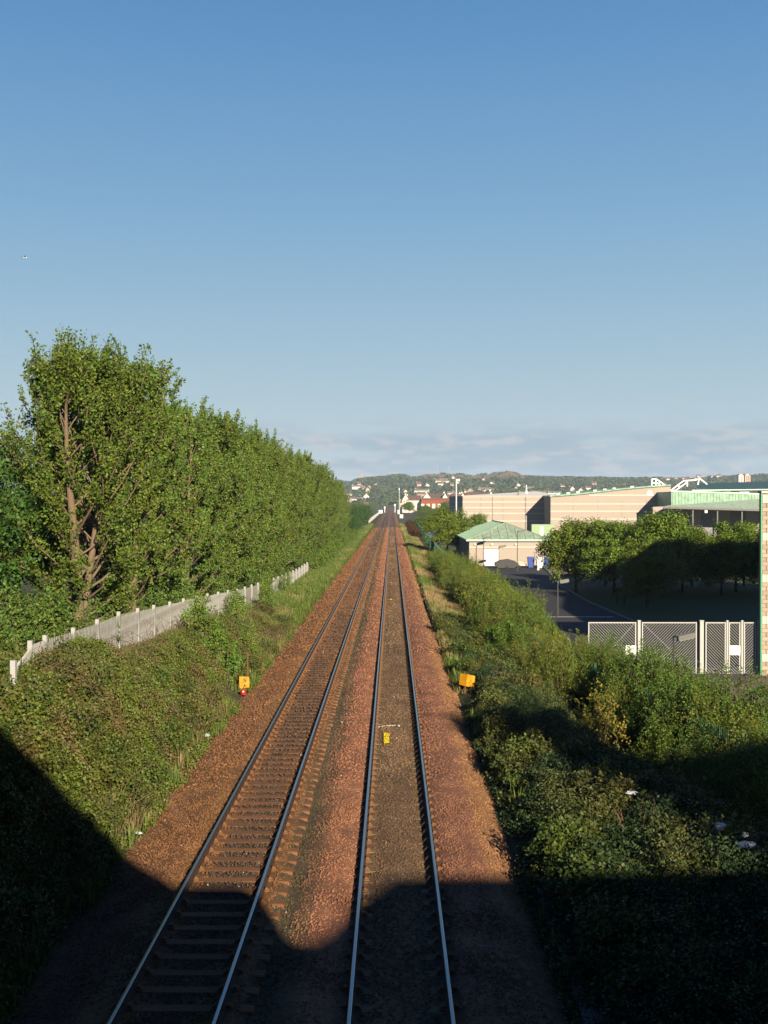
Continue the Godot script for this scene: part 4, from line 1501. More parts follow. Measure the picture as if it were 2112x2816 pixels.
func roads():
	var tar := mat("asphalt", Color(0.042, 0.042, 0.05), 0.9, "grain", 0.7)
	var b := Buf.new()
	var line := [Vector2(14.6, 84), Vector2(14.9, 100), Vector2(15.6, 120), Vector2(16.4, 140), Vector2(17.0, 158)]
	var wide := [7.4, 6.0, 5.4, 7.4, 9.0]
	for i in 4:
		var a: Vector2 = line[i]
		var c: Vector2 = line[i + 1]
		b.quad(Vector3(a.x - wide[i] / 2, -1.62, -a.y), Vector3(a.x + wide[i] / 2, -1.62, -a.y), Vector3(c.x + wide[i + 1] / 2, -1.62, -c.y), Vector3(c.x - wide[i + 1] / 2, -1.62, -c.y))
	b.quad(Vector3(10.5, -1.62, -60.5), Vector3(19.5, -1.62, -60.5), Vector3(18.3, -1.62, -84), Vector3(10.9, -1.62, -84))
	struct("road", b, tar)
	var p := Buf.new()
	p.quad(Vector3(12.5, -1.63, -36), Vector3(40, -1.63, -36), Vector3(40, -1.63, -60.5), Vector3(10.3, -1.63, -60.5))
	struct("forecourt", p, mat("forecourt", Color(0.15, 0.125, 0.1), 0.9, "blotch", 2.5))
	var q := Buf.new()
	q.quad(Vector3(12.8, -1.622, -52.5), Vector3(17.9, -1.622, -55.4), Vector3(18.8, -1.622, -58.4), Vector3(10.6, -1.622, -58.6))
	struct("tarmac_patch", q, mat("tarmac", Color(0.085, 0.075, 0.065), 0.9, "grain", 0.8))
	var y := Buf.new()
	y.quad(Vector3(20, -1.63, -140), Vector3(60, -1.63, -140), Vector3(60, -1.63, -300), Vector3(20, -1.63, -300))
	struct("yard", y, mat("yard", Color(0.2, 0.16, 0.13), 0.9, "blotch", 3.0))
	var k := Buf.new()
	for s in [0, 1]:
		for i in 4:
			var a: Vector2 = line[i]
			var c: Vector2 = line[i + 1]
			var o0: float = (wide[i] / 2 + 0.08) * (1 if s else -1)
			var o1: float = (wide[i + 1] / 2 + 0.08) * (1 if s else -1)
			k.bar(Vector3(a.x + o0, -1.6, -a.y), Vector3(c.x + o1, -1.6, -c.y), 0.15, 0.2)
	struct("kerb", k, mat("kerb", Color(0.2, 0.19, 0.18), 0.9))
	var m := Buf.new()
	m.quad(Vector3(12.2, -1.612, -87.2), Vector3(17.6, -1.612, -87.2), Vector3(17.6, -1.612, -87.5), Vector3(12.2, -1.612, -87.5))
	struct("road_marking", m, mat("road_paint", Color(0.5, 0.5, 0.48), 0.8))
	# grass under the trees beyond the road
	var lawn := Buf.new()
	lawn.quad(Vector3(18.4, -1.66, -84), Vector3(60, -1.66, -84), Vector3(60, -1.66, -128), Vector3(18.8, -1.66, -128))
	lawn.quad(Vector3(14.0, -1.605, -62), Vector3(17.8, -1.605, -66), Vector3(17.2, -1.605, -80), Vector3(15.6, -1.605, -80))
	struct("lawn", lawn, mat("lawn", Color(0.05, 0.085, 0.022), 0.95, "grain", 0.9))


func walls_right():
	# the screen wall at the right edge, coursed blockwork with pale bands and a green corner trim
	var t := thing("screen_wall", "tall buff blockwork wall with pale bands and green corner strip beside the gates", "wall", Vector3(19.5, -1.8, -58))
	var core := Buf.new()
	core.box(Vector3(3.2, 4.88, -0.22), Vector3(6.4, 9.76, 0.4))
	part("core", core, mat("buff_brick", Color(0.385, 0.33, 0.29), 0.9, "grain", 1.6), t)
	var shades := [mat("block_a", Color(0.38, 0.31, 0.25), 0.9, "grain", 0.5), mat("block_b", Color(0.34, 0.275, 0.22), 0.9, "grain", 0.5), mat("block_c", Color(0.42, 0.345, 0.28), 0.9, "grain", 0.5)]
	var band := mat("block_band", Color(0.6, 0.55, 0.49), 0.85, "grain", 0.5)
	var block := Buf.new()
	block.box(Vector3.ZERO, Vector3(0.43, 0.205, 0.1))
	var bm := block.mesh()
	var tall := Buf.new()
	tall.box(Vector3.ZERO, Vector3(0.205, 0.42, 0.1))
	var tm := tall.mesh()
	var r := RandomNumberGenerator.new()
	r.seed = 4
	var y := 0.0
	var row := 0
	while y < 9.6:
		if row in [4, 12, 21, 30, 38]:
			for k in 12:
				part("band_block", tm, band, t, Vector3(0.13 + k * 0.22, y + 0.22, 0.0))
			y += 0.44
		else:
			for k in 6:
				part("block", bm, shades[r.randi() % 3], t, Vector3(0.235 + k * 0.445 + (0.22 if row % 2 else 0.0), y + 0.11, r.randf_range(-0.004, 0.004)))
			if row % 2:
				var half := part("block", tm, shades[r.randi() % 3], t, Vector3(0.11, y + 0.11, 0.0))
				half.scale = Vector3(0.95, 0.49, 1)
			y += 0.22
		row += 1
	var trim := Buf.new()
	trim.box(Vector3(-0.03, 4.88, 0.0), Vector3(0.07, 9.9, 0.12))
	part("corner_trim", trim, mat("trim_green", Color(0.06, 0.24, 0.13), 0.5), t)
	var cap := Buf.new()
	cap.box(Vector3(3.2, 9.83, -0.2), Vector3(6.5, 0.12, 0.6))
	part("coping", cap, band, t)
	# gates
	gate_leaf("gate_leaf", "wide left hand leaf of the white slatted gates, half behind the hedge", 10.45, 13.02, -1.0, true, true)
	gate_leaf("gate_leaf", "widest white slatted gate leaf, with a long diagonal brace behind its bars", 13.3, 16.24, 1.0, false, true)
	gate_leaf("gate_leaf", "narrow white slatted panel just right of the thick gate post", 16.68, 17.78, -1.0, false, false)
	gate_leaf("gate_leaf", "narrow white slatted pedestrian gate carrying a white notice", 17.92, 18.55, -1.0, true, false)
	gate_leaf("gate_leaf", "narrow white slatted panel hinged to the blockwork wall", 18.72, 19.4, 1.0, false, false)
	var white := mat("gate_paint", Color(0.42, 0.43, 0.42), 0.5, "grain", 1.0)
	for q in [[13.16, 0.15, "white gate post between the two wide leaves"], [16.48, 0.2, "thickest white gate post, between the wide and the narrow leaves"], [17.85, 0.09, "slim white gate post left of the pedestrian gate"], [18.635, 0.1, "slim white gate post right of the pedestrian gate"], [19.5, 0.08, "slim white hinge post against the blockwork wall"]]:
		var g := thing("gate_post", q[2], "gate post", Vector3(q[0], -1.75, -58.5), 0.0, "posts of the white gates")
		var b := Buf.new()
		b.box(Vector3(0, 1.45, 0), Vector3(q[1], 2.95, q[1]))
		part("post", b, white, g)
		var c := Buf.new()
		c.box(Vector3(0, 2.94, 0), Vector3(q[1] + 0.03, 0.05, q[1] + 0.03))
		part("cap", c, white, g)
		if q[1] < 0.09:
			for y2 in [0.5, 1.5, 2.45]:
				var h := Buf.new()
				h.box(Vector3(0.06, y2, 0.05), Vector3(0.22, 0.09, 0.06))
				part("hinge", h, white, g)
	# the green steel boundary fence along the right of the railway
	var f := thing("steel_fence", "dark green steel boundary fence right of the line, mostly hidden by bushes", "fence", Vector3(7.0, -1.5, -100))
	var gm := mat("fence_green", Color(0.015, 0.09, 0.06), 0.5)
	var pts := [Vector3(11.4, -1.7, -27), Vector3(10.6, -1.7, -33), Vector3(9.5, -1.7, -41), Vector3(8.3, -1.7, -50), Vector3(7.2, -1.6, -60), Vector3(7.1, -1.5, -80), Vector3(7.0, -1.4, -110), Vector3(7.0, -1.4, -140), Vector3(7.05, -1.4, -170), Vector3(7.3, -1.4, -220), Vector3(7.9, -1.4, -300), Vector3(8.6, -1.4, -390)]
	for i in pts.size() - 1:
		var n := int(pts[i].distance_to(pts[i + 1]) / 2.75)
		for k in n:
			var p: Vector3 = pts[i].lerp(pts[i + 1], float(k) / n)
			var b := Buf.new()
			b.box(Vector3(0, 1.0, 0), Vector3(0.1, 2.6, 0.1))
			part("post", b, gm, f, p - f.position)
	var pal := Buf.new()
	for i in pts.size() - 1:
		var a: Vector3 = pts[i] - f.position
		var c: Vector3 = pts[i + 1] - f.position
		for y3 in [0.3, 1.7]:
			pal.bar(a + Vector3(0, y3, 0), c + Vector3(0, y3, 0), 0.05, 0.05)
		var n := int(a.distance_to(c) / 0.155)
		for k in n:
			pal.box(a.lerp(c, (k + 0.5) / n) + Vector3(0, 1.05, 0), Vector3(0.012, 2.1, 0.07))
	part("far_pales", pal, gm, f).set_meta("kind", "stuff")


func trees_left():
	var g := "poplars in a row along the left fence"
	var green := Color(0.068, 0.108, 0.015)
	plant("poplar_tree", "nearest and tallest looking poplar at left, its pale trunk and bare lower limbs showing", "tree", poplar(1, 10.7, 38, 15, 40, 0.115, green, Vector3(-0.5, 0, 0.3), 0.38, 0.1, Vector3(2.0, 0, -0.4), 0.98), Vector3(-12.1, 1.7, -42.3), 0.6, Vector3.ONE, g)
	var kinds := []
	for k in 3:
		kinds.append(poplar(40 + k, 14.2, 38, 13, 40, 0.16, green.lerp(Color(0.07, 0.12, 0.02), k * 0.5), Vector3(-0.8, 0, 0.5 - k * 0.5), 0.38, 0.05, Vector3(1.1, 0, k * 0.6 - 0.6)))
	var second := ["second poplar from the near end of the row, close behind the nearest one's trunk", "third poplar from the near end of the left row"]
	var lab := "poplar crowded among its neighbours in the row beyond the palisade fence"
	var r := RandomNumberGenerator.new()
	r.seed = 90
	var protos := []
	var d := 47.0
	var n := 0
	while d < 262.0:
		var at := Vector3(-12.6 + r.randf_range(-0.7, 0.7), ramp(left_level, d) - 0.1, -d)
		var top := ramp(PackedVector2Array([Vector2(47, 13.3), Vector2(52, 12.9), Vector2(64, 12.2), Vector2(115, 12.2), Vector2(190, 11.4), Vector2(262, 8.6)]), d) + r.randf_range(-1.1, 0.6)
		var s := (top - at.y) / 14.2
		var sz := Vector3(s * r.randf_range(0.92, 1.1), s, s * r.randf_range(0.92, 1.1))
		var l: String = second[n] if n < 2 else lab
		if protos.size() < 3:
			protos.append(plant("poplar_tree", l, "tree", kinds[n], at, r.randf() * TAU, sz, g))
		else:
			copy(protos[r.randi() % 3], at, r.randf() * TAU, sz, l, g)
		d += r.randf_range(4.2, 6.4)
		n += 1
	# dark broad crowns further left, and bushes along the foot of the row
	var maple := broadleaf(6, 10.0, 4.4, 190, 90, 0.16, Color(0.036, 0.082, 0.016))
	var mp := plant("maple_tree", "dark broad crowned tree at the left edge behind the nearest poplar", "tree", maple, Vector3(-16.6, 1.8, -41), 0.0, Vector3(0.9, 0.98, 0.9))
	for q in [[-21.0, 52.0, 1.0, "dark round tree left of the poplars, second from the left edge"], [-22.5, 66.0, 1.15, "dark round tree deep behind the poplars at left"], [-18.5, 33.0, 0.72, "lower dark tree at the very left edge in front of the broad crowned one"]]:
		copy(mp, Vector3(q[0], 1.2, -q[1]), q[0], Vector3.ONE * q[2], q[3])
	var shrub := bush(61, 2.6, 1.7, 34, 9, 16, 0.12, Color(0.06, 0.105, 0.02))
	var lab2 := "leafy shrub at the foot of the poplars behind the palisade fence"
	var sp := plant("shrub", lab2, "shrub", shrub, Vector3(-11.2, 1.6, -38), 0.0, Vector3.ONE, "shrubs along the left fence", "leaf", "stem")
	for k in 64:
		var dd := 33.0 + k * 3.0 + r.randf_range(-1, 1)
		copy(sp, Vector3(-11.3 - r.randf() * 2.6, ramp(left_level, dd) - 0.1, -dd), r.randf() * TAU, Vector3.ONE * r.randf_range(0.6, 1.15))
	# young poplar suckers and bushes on the railway side of the fence
	var suck := bush(62, 2.6, 0.75, 16, 12, 14, 0.1, Color(0.075, 0.135, 0.02))
	var spots := [[-7.7, 46.5, 0.95, "bright upright sapling on the left bank, nearest of the group above the yellow milepost"], [-7.0, 46.0, 0.9, "leafy sapling behind the brown stake of the left milepost"], [-8.3, 47.5, 1.0, "tall sapling against the palisade fence above the bramble bank"], [-6.9, 52.0, 0.8, "sapling at the edge of the ballast beyond the left milepost"], [-8.2, 56.0, 0.85, "sapling half hiding the fence midway along the bank"], [-8.6, 61.0, 0.8, "small sapling in front of the fence where grass begins"], [-8.4, 73.0, 0.75, "leafy shoots climbing the fence in the grassy stretch"], [-9.0, 80.0, 0.9, "shoots over the fence farther along the grassy stretch"], [-8.9, 92.0, 0.8, "last shoots against the fence before the poplars overhang it"]]
	var s0: Node3D
	for i in spots.size():
		var q: Array = spots[i]
		var at := Vector3(q[0], gy(q[0], q[1]) - 0.1, -q[1])
		if i == 0:
			s0 = plant("sapling", q[3], "sapling", suck, at, 0.3, Vector3.ONE * q[2], "saplings on the left bank", "leaf", "stem")
		else:
			copy(s0, at, i * 1.3, Vector3.ONE * q[2], q[3])
	for k in 18:
		var dd := 128.0 + k * 7.4 + r.randf_range(-2, 2)
		copy(s0, Vector3(-9.1 + r.randf_range(-0.2, 0.35), ramp(left_level, dd) - 0.1, -dd), r.randf() * TAU, Vector3(1.8, r.randf_range(0.7, 1.1), 1.8), "bushy shoots hiding the far part of the palisade fence")
	# hedges and low trees where the row ends
	var lab3 := "bushy tree in the thicket at the far end of the poplar row"
	for k in 16:
		var dd := 265.0 + k * 22.0 + r.randf_range(-6, 6)
		var at := Vector3(-11.0 - r.randf() * 4.0 - k * 0.1, -1.3, -dd)
		copy(mp, at, r.randf() * TAU, Vector3(1.0, r.randf_range(0.62, 0.85), 1.0), lab3, "thicket at the far end of the poplar row")


func trees_right():
	var r := RandomNumberGenerator.new()
	r.seed = 17
	var lime := broadleaf(16, 8.7, 3.9, 300, 75, 0.19, Color(0.09, 0.135, 0.014))
	var lime2 := broadleaf(18, 8.7, 3.8, 300, 75, 0.19, Color(0.08, 0.132, 0.015))
	var g := "round headed trees in the grove by the road"
	var spots := [
		[18.9, 113, 0.98, "round headed tree at the left end of the grove nearest the green roofed building"],
		[22.0, 109, 0.96, "tall tree second from the left in the grove beside the road"],
		[24.9, 113, 0.95, "grove tree behind the dark twin legged board"],
		[26.2, 106, 1.04, "grove tree with the tallest crown in the middle of the grove"],
		[22.3, 96, 0.78, "low bright crowned tree standing out in front of the dark grove"],
		[29.6, 112, 0.9, "grove tree just right of the tallest crown"],
		[32.4, 108, 0.84, "round headed tree in the right half of the grove, below the white disc hall's corner"],
		[35.3, 113, 0.9, "round headed tree in front of the dark recessed wall"],
		[37.6, 108, 0.88, "round headed tree second from the right edge of the grove"],
		[41.0, 112, 0.88, "round headed tree at the right edge of the grove beside the blockwork wall"],
		[33.0, 121, 0.9, ""], [28.5, 122, 0.93, ""], [38.4, 120, 0.88, ""], [23.5, 121, 0.92, ""]]
	var p := []
	for i in spots.size():
		var q: Array = spots[i]
		var l: String = q[3] if q[3] else "tree in the back rank of the grove, showing only between nearer crowns"
		var at := Vector3(q[0], -1.75, -q[1])
		if i < 2:
			p.append(plant("grove_tree", l, "tree", lime if i == 0 else lime2, at, 0.0, Vector3.ONE * q[2], g))
		else:
			copy(p[i % 2], at, r.randf() * TAU, Vector3(q[2], q[2] * r.randf_range(0.95, 1.05), q[2]), l, g)
	copy(p[0], Vector3(9.4, -1.4, -186), 1.0, Vector3(1.12, 1.03, 1.12), "large rounded green tree left of the green roofed building", "trees by the green roofed building")
	copy(p[1], Vector3(15.6, -1.5, -198), 2.0, Vector3(0.7, 0.9, 0.7), "slimmer tree rising behind the green roof against the long shed", "trees by the green roofed building")
	copy(p[1], Vector3(12.8, -1.5, -205), 4.0, Vector3(0.75, 0.8, 0.75), "lower tree between the large rounded tree and the slim one", "trees by the green roofed building")
	# thickets beside the line farther on
	var lab := "bushy tree in the distant thicket right of the line"
	for k in 22:
		var dd := 320.0 + k * 26.0 + r.randf_range(-8, 8)
		copy(p[k % 2], Vector3(dd * 0.018 + 4.0 + r.randf() * dd * 0.03, -1.5, -dd), r.randf() * TAU, Vector3(1.2, r.randf_range(0.55, 0.75), 1.2), lab, "thicket right of the line")
	copy(p[1], Vector3(14.0, 0.6, -11.5), 0.7, Vector3(0.95, 1.3, 0.95), "unseen tree added outside the right edge of the picture to shade the bank", "trees added out of frame for shade")  # added out of frame as a shadow caster for the right bank
	copy(p[0], Vector3(17.0, 2.2, -2.5), 2.2, Vector3(1.0, 1.2, 1.0), "unseen tree added on the bridge approach to dapple the lit bank", "trees added out of frame for shade")  # second tree added out of frame to dapple the sunlit patch
	var lab4 := "tree standing among the roofs between the line and the hills"
	for k in 60:
		var dd := 700.0 + r.randf() * 700.0
		var u := r.randf_range(-0.045, 0.17)
		if absf(u * dd) < 14.0:
			u = 0.03
		copy(p[k % 2], Vector3(u * dd, -1.5, -dd), r.randf() * TAU, Vector3(1.6, r.randf_range(0.9, 1.3), 1.6), lab4, "trees among the roofs")
	# the belt of hawthorn and scrub along the boundary fence
	var hedge := []
	for k in 3:
		hedge.append(bush(70 + k, 3.1, 1.9, 50, 11, 24, 0.07, [Color(0.075, 0.11, 0.014), Color(0.056, 0.1, 0.015), Color(0.092, 0.112, 0.018)][k]))
	var hp := []
	var labels := {0: "yellow green scrub bush at the near right corner above the dark hollow", 4: "scrub bush in front of the gates that hides their left leaf", 12: "dense round bush beside the bright rounded shrub at the hedge's bend"}
	var d := 27.0
	var i := 0
	while d < 165.0:
		for k in (3 if d < 62 else 2):
			var x := ramp(belt_line, d) + r.randf_range(-1.0, 1.2) + k * 0.7 - 0.4
			var at := Vector3(x, gy(x, d) - 0.1, -d - r.randf_range(-0.6, 0.6))
			var s := ramp(PackedVector2Array([Vector2(27, 1.1), Vector2(36, 0.95), Vector2(44, 1.06), Vector2(50, 1.02), Vector2(54, 0.68), Vector2(58, 0.85), Vector2(63, 1.12), Vector2(72, 1.15), Vector2(80, 0.85), Vector2(90, 1.12), Vector2(104, 0.8), Vector2(116, 1.05), Vector2(135, 0.75), Vector2(165, 0.7)]), d) * (0.92 + 0.25 * noise.get_noise_2d(d * 7.0, k * 9.0) + r.randf_range(-0.2, 0.18))
			var l: String = labels.get(i, "scrub bush in the belt along the green boundary fence")
			if hp.size() < 3:
				hp.append(plant("scrub_bush", l, "bush", hedge[hp.size()], at, r.randf() * TAU, Vector3(s, s, s), "belt of scrub along the right boundary", "leaf", "stem"))
			else:
				copy(hp[r.randi() % 3], at, r.randf() * TAU, Vector3(s, s, s), l, "belt of scrub along the right boundary")
			i += 1
		d += r.randf_range(1.5, 2.2)
	var round_bush := broadleaf(26, 3.2, 1.6, 70, 90, 0.1, Color(0.07, 0.13, 0.018))
	plant("rounded_shrub", "bright green rounded shrub at the inner foot of the hedge, left of the gates", "shrub", round_bush, Vector3(5.9, -1.3, -57.5), 0.0, Vector3(0.9, 0.9, 0.9), "", "leaf", "stem")
	var gold := bush(75, 2.6, 0.9, 12, 12, 12, 0.1, Color(0.15, 0.14, 0.025))
	plant("young_maple", "yellowish young tree with a leggy shoot in the dip behind the ivy bank", "sapling", gold, Vector3(7.0, -1.3, -37), 0.0, Vector3(1.0, 1.0, 1.0), "", "leaf", "stem")
	# copper coloured hedge far along the boundary
	var copper := bush(78, 2.4, 1.6, 30, 8, 14, 0.2, Color(0.1, 0.05, 0.02))
	var cp: Node3D
	for k in 12:
		var dd := 262.0 + k * 12.0
		var at := Vector3(5.6 + k * 0.06, -1.4, -dd)
		var s := Vector3(1.1, 1.0, 3.2)
		if k == 0:
			cp = plant("copper_bush", "rusty brown bush in the line of brown hedging right of the track", "bush", copper, at, 0.0, s, "brown hedge right of the track", "leaf", "stem")
		else:
			copy(cp, at, PI * (k % 2), s)


func undergrowth():
	var r := RandomNumberGenerator.new()
	r.seed = 55
	# brambles over the left bank
	var where := []
	var tints := []
	for k in 38000:
		var d := 16.0 + pow(r.randf(), 1.15) * 52.0
		var x := r.randf_range(-9.9, -5.7)
		var edge := -6.15 + fine.get_noise_2d(d * 3.0, 5.0) * 0.5
		if x > edge:
			continue
		if absf(x + 6.3) < 0.75 and absf(d - 44.6) < 1.9:
			continue
		var lump := noise.get_noise_2d(x * 5.0, d * 5.0) * 0.5 + 0.5
		var inn := smoothstep(0.0, 1.6, edge - x) 
		var deep := 0.12 + inn * (0.25 + lump * 0.8 + maxf(0.0, fine.get_noise_2d(x * 14.0, d * 14.0)) * 0.5) * (1.0 - smoothstep(52.0, 68.0, d) * 0.7)
		deep *= 1.0 - 0.8 * smoothstep(-8.0, -9.3, x) * smoothstep(32.0, 38.0, d)
		var y := gy(x, d) + deep * pow(r.randf(), 0.4)
		var s := r.randf_range(0.75, 1.25)
		where.append(Transform3D(Basis(Vector3.UP, r.randf() * TAU).rotated(Vector3(1, 0, 0), r.randf_range(-0.5, 0.7)).scaled(Vector3(s, s, s)), Vector3(x, y, -d)))
		var patch := noise.get_noise_2d(x * 9.0 + 50.0, d * 9.0)
		tints.append(tint(r, Color(0.07, 0.1, 0.015).lerp(Color(0.095, 0.065, 0.03), clampf(patch * 1.7 - 0.02, 0, 0.8)), 0.75, 1.25))
	scatter("brambles", "low brambles and weeds covering the left bank", sprig(3, 26, 0.5, 0.066, 0.35), leafmat("bramble_leaf", 0.45), where, tints)
	# ivy over the right bank and hollow
	where = []
	tints = []
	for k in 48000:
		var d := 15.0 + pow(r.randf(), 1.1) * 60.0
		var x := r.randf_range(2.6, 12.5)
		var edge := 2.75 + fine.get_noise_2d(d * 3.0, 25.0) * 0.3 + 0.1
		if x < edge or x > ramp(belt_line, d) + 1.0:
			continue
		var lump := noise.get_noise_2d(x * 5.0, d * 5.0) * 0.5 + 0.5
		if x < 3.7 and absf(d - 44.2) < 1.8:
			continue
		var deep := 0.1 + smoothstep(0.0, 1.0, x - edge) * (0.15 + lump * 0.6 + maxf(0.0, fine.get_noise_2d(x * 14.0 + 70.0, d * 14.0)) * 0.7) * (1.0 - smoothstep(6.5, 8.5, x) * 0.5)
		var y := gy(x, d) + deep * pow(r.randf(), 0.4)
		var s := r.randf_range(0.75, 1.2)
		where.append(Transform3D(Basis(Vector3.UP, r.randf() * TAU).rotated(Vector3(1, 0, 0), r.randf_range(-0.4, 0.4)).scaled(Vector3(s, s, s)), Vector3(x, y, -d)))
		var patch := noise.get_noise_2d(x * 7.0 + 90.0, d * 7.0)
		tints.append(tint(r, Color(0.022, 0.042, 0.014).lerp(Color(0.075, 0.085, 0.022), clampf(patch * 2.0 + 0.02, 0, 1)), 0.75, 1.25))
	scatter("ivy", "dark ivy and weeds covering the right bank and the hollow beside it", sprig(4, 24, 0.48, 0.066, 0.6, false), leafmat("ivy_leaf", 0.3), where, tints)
	# taller weeds and seedling scrub standing in clumps on both banks
	var weed := bush(91, 0.75, 0.5, 13, 6, 11, 0.068, Color(0.5, 0.5, 0.5))[1] as ArrayMesh
	where = []
	tints = []
	for k in 1500:
		var left := k % 5 < 2
		var d := 16.0 + pow(r.randf(), 1.1) * 54.0
		var x := r.randf_range(-9.7, -6.3) if left else r.randf_range(3.0, 9.5)
		if not left and x < 4.0 and absf(d - 44.0) < 3.2:
			continue
		if left and (absf(d - 45.0) < 4.0 and x > -7.6 or x < -8.4 and d > 33.0):
			continue
		if noise.get_noise_2d(x * 6.0 + 20.0, d * 6.0) < -0.05 or (not left and x > ramp(belt_line, d)):
			continue
		var s := r.randf_range(0.45, 1.25)
		where.append(Transform3D(Basis(Vector3.UP, r.randf() * TAU).scaled(Vector3(s * 1.2, s * r.randf_range(0.7, 1.3), s * 1.2)), Vector3(x, gy(x, d) + 0.12, -d)))
		var g := noise.get_noise_2d(x * 9.0 + 130.0, d * 9.0) * 0.5 + 0.5
		tints.append(tint(r, Color(0.085, 0.14, 0.022).lerp(Color(0.15, 0.13, 0.045), clampf(g * 1.4 - 0.4, 0, 1)), 0.8, 1.25))
	scatter("weed_clumps", "clumps of taller weeds and seedling scrub on both banks", weed, leafmat("weed_leaf", 0.4), where, tints)
	# coarse grass and long arching canes among the brambles and ivy
	where = []
	tints = []
	var canes := []
	for k in 5200:
		var left := k % 2 == 0
		var d := 16.0 + pow(r.randf(), 1.1) * 50.0
		var x := r.randf_range(-9.0, -6.0) if left else r.randf_range(2.8, 9.5)
		if noise.get_noise_2d(x * 5.0 + 70.0, d * 5.0) < 0.02 or (not left and x > ramp(belt_line, d)) or (not left and x < 4.0 and absf(d - 44.0) < 3.0) or (left and absf(d - 44.5) < 2.0 and x > -7.2):
			continue
		if not left and r.randf() < 0.55:
			continue
		var s := r.randf_range(0.5, 1.15)
		where.append(Transform3D(Basis(Vector3.UP, r.randf() * TAU).scaled(Vector3(s, s, s)), Vector3(x, gy(x, d) + 0.3 * r.randf(), -d)))
		tints.append(tint(r, Color(0.075, 0.115, 0.022).lerp(Color(0.18, 0.14, 0.065), pow(r.randf(), 3.0)), 0.8, 1.2))
		if k % 14 == 0 and x < 7.0 and not (absf(d - 44.5) < 3.4 and x > -8.6 and x < 5.5):
			canes.append(Transform3D(Basis(Vector3.UP, r.randf() * TAU).scaled(Vector3.ONE * r.randf_range(0.7, 1.3)), Vector3(x, gy(x, d) + 0.3, -d)))
	scatter("bank_grass", "coarse grass growing through the brambles and ivy on the banks", tuft(9, 14, 0.5, 0.18), leafmat("grass_leaf", 0.4), where, tints)
	var cane := Buf.new()
	for k in 3:
		var q := Vector3(cos(k * 2.1), 0, sin(k * 2.1))
		cane.tube(PackedVector3Array([Vector3.ZERO, q * 0.25 + Vector3(0, 0.55, 0), q * 0.7 + Vector3(0, 0.8, 0), q * 1.2 + Vector3(0, 0.6, 0), q * 1.5 + Vector3(0, 0.25, 0)]), 0.008, 0.004, 4)
	scatter("bramble_canes", "reddish brown bramble canes arching over the banks", cane.mesh(), mat("cane", Color(0.11, 0.065, 0.045), 0.8), canes)
	# grass verges
	where = []
	tints = []
	for k in 26000:
		var left := k % 2 == 0
		var d := 46.0 + pow(r.randf(), 1.6) * 330.0
		var x := r.randf_range(-9.5, -6.0) if left else r.randf_range(2.8, 7.0)
		if left and d < 60 and r.randf() < 0.5:
			continue
		var edge := (-6.2 + fine.get_noise_2d(d * 2.0, 5.0) * 0.45) if left else 2.8 + fine.get_noise_2d(d * 2.0, 25.0) * 0.25
		if (left and x > edge) or (not left and x < edge):
			continue
		var s := r.randf_range(0.6, 1.2) * (1.0 + d / 220.0)
		where.append(Transform3D(Basis(Vector3.UP, r.randf() * TAU).scaled(Vector3(s * 1.3, s, s * 1.3)), Vector3(x, gy(x, d) - 0.03, -d)))
		var dry := noise.get_noise_2d(x * 4.0 + 9.0, d * 1.5) + (-0.3 if left else 0.12)
		tints.append(tint(r, Color(0.075, 0.11, 0.022).lerp(Color(0.21, 0.16, 0.075), clampf(dry * 2.2 + 0.15, 0, 1)), 0.8, 1.2))
	scatter("verge_grass", "rough green and straw coloured grass along both edges of the ballast", tuft(5, 16, 0.42, 0.2), leafmat("grass_leaf", 0.4), where, tints)


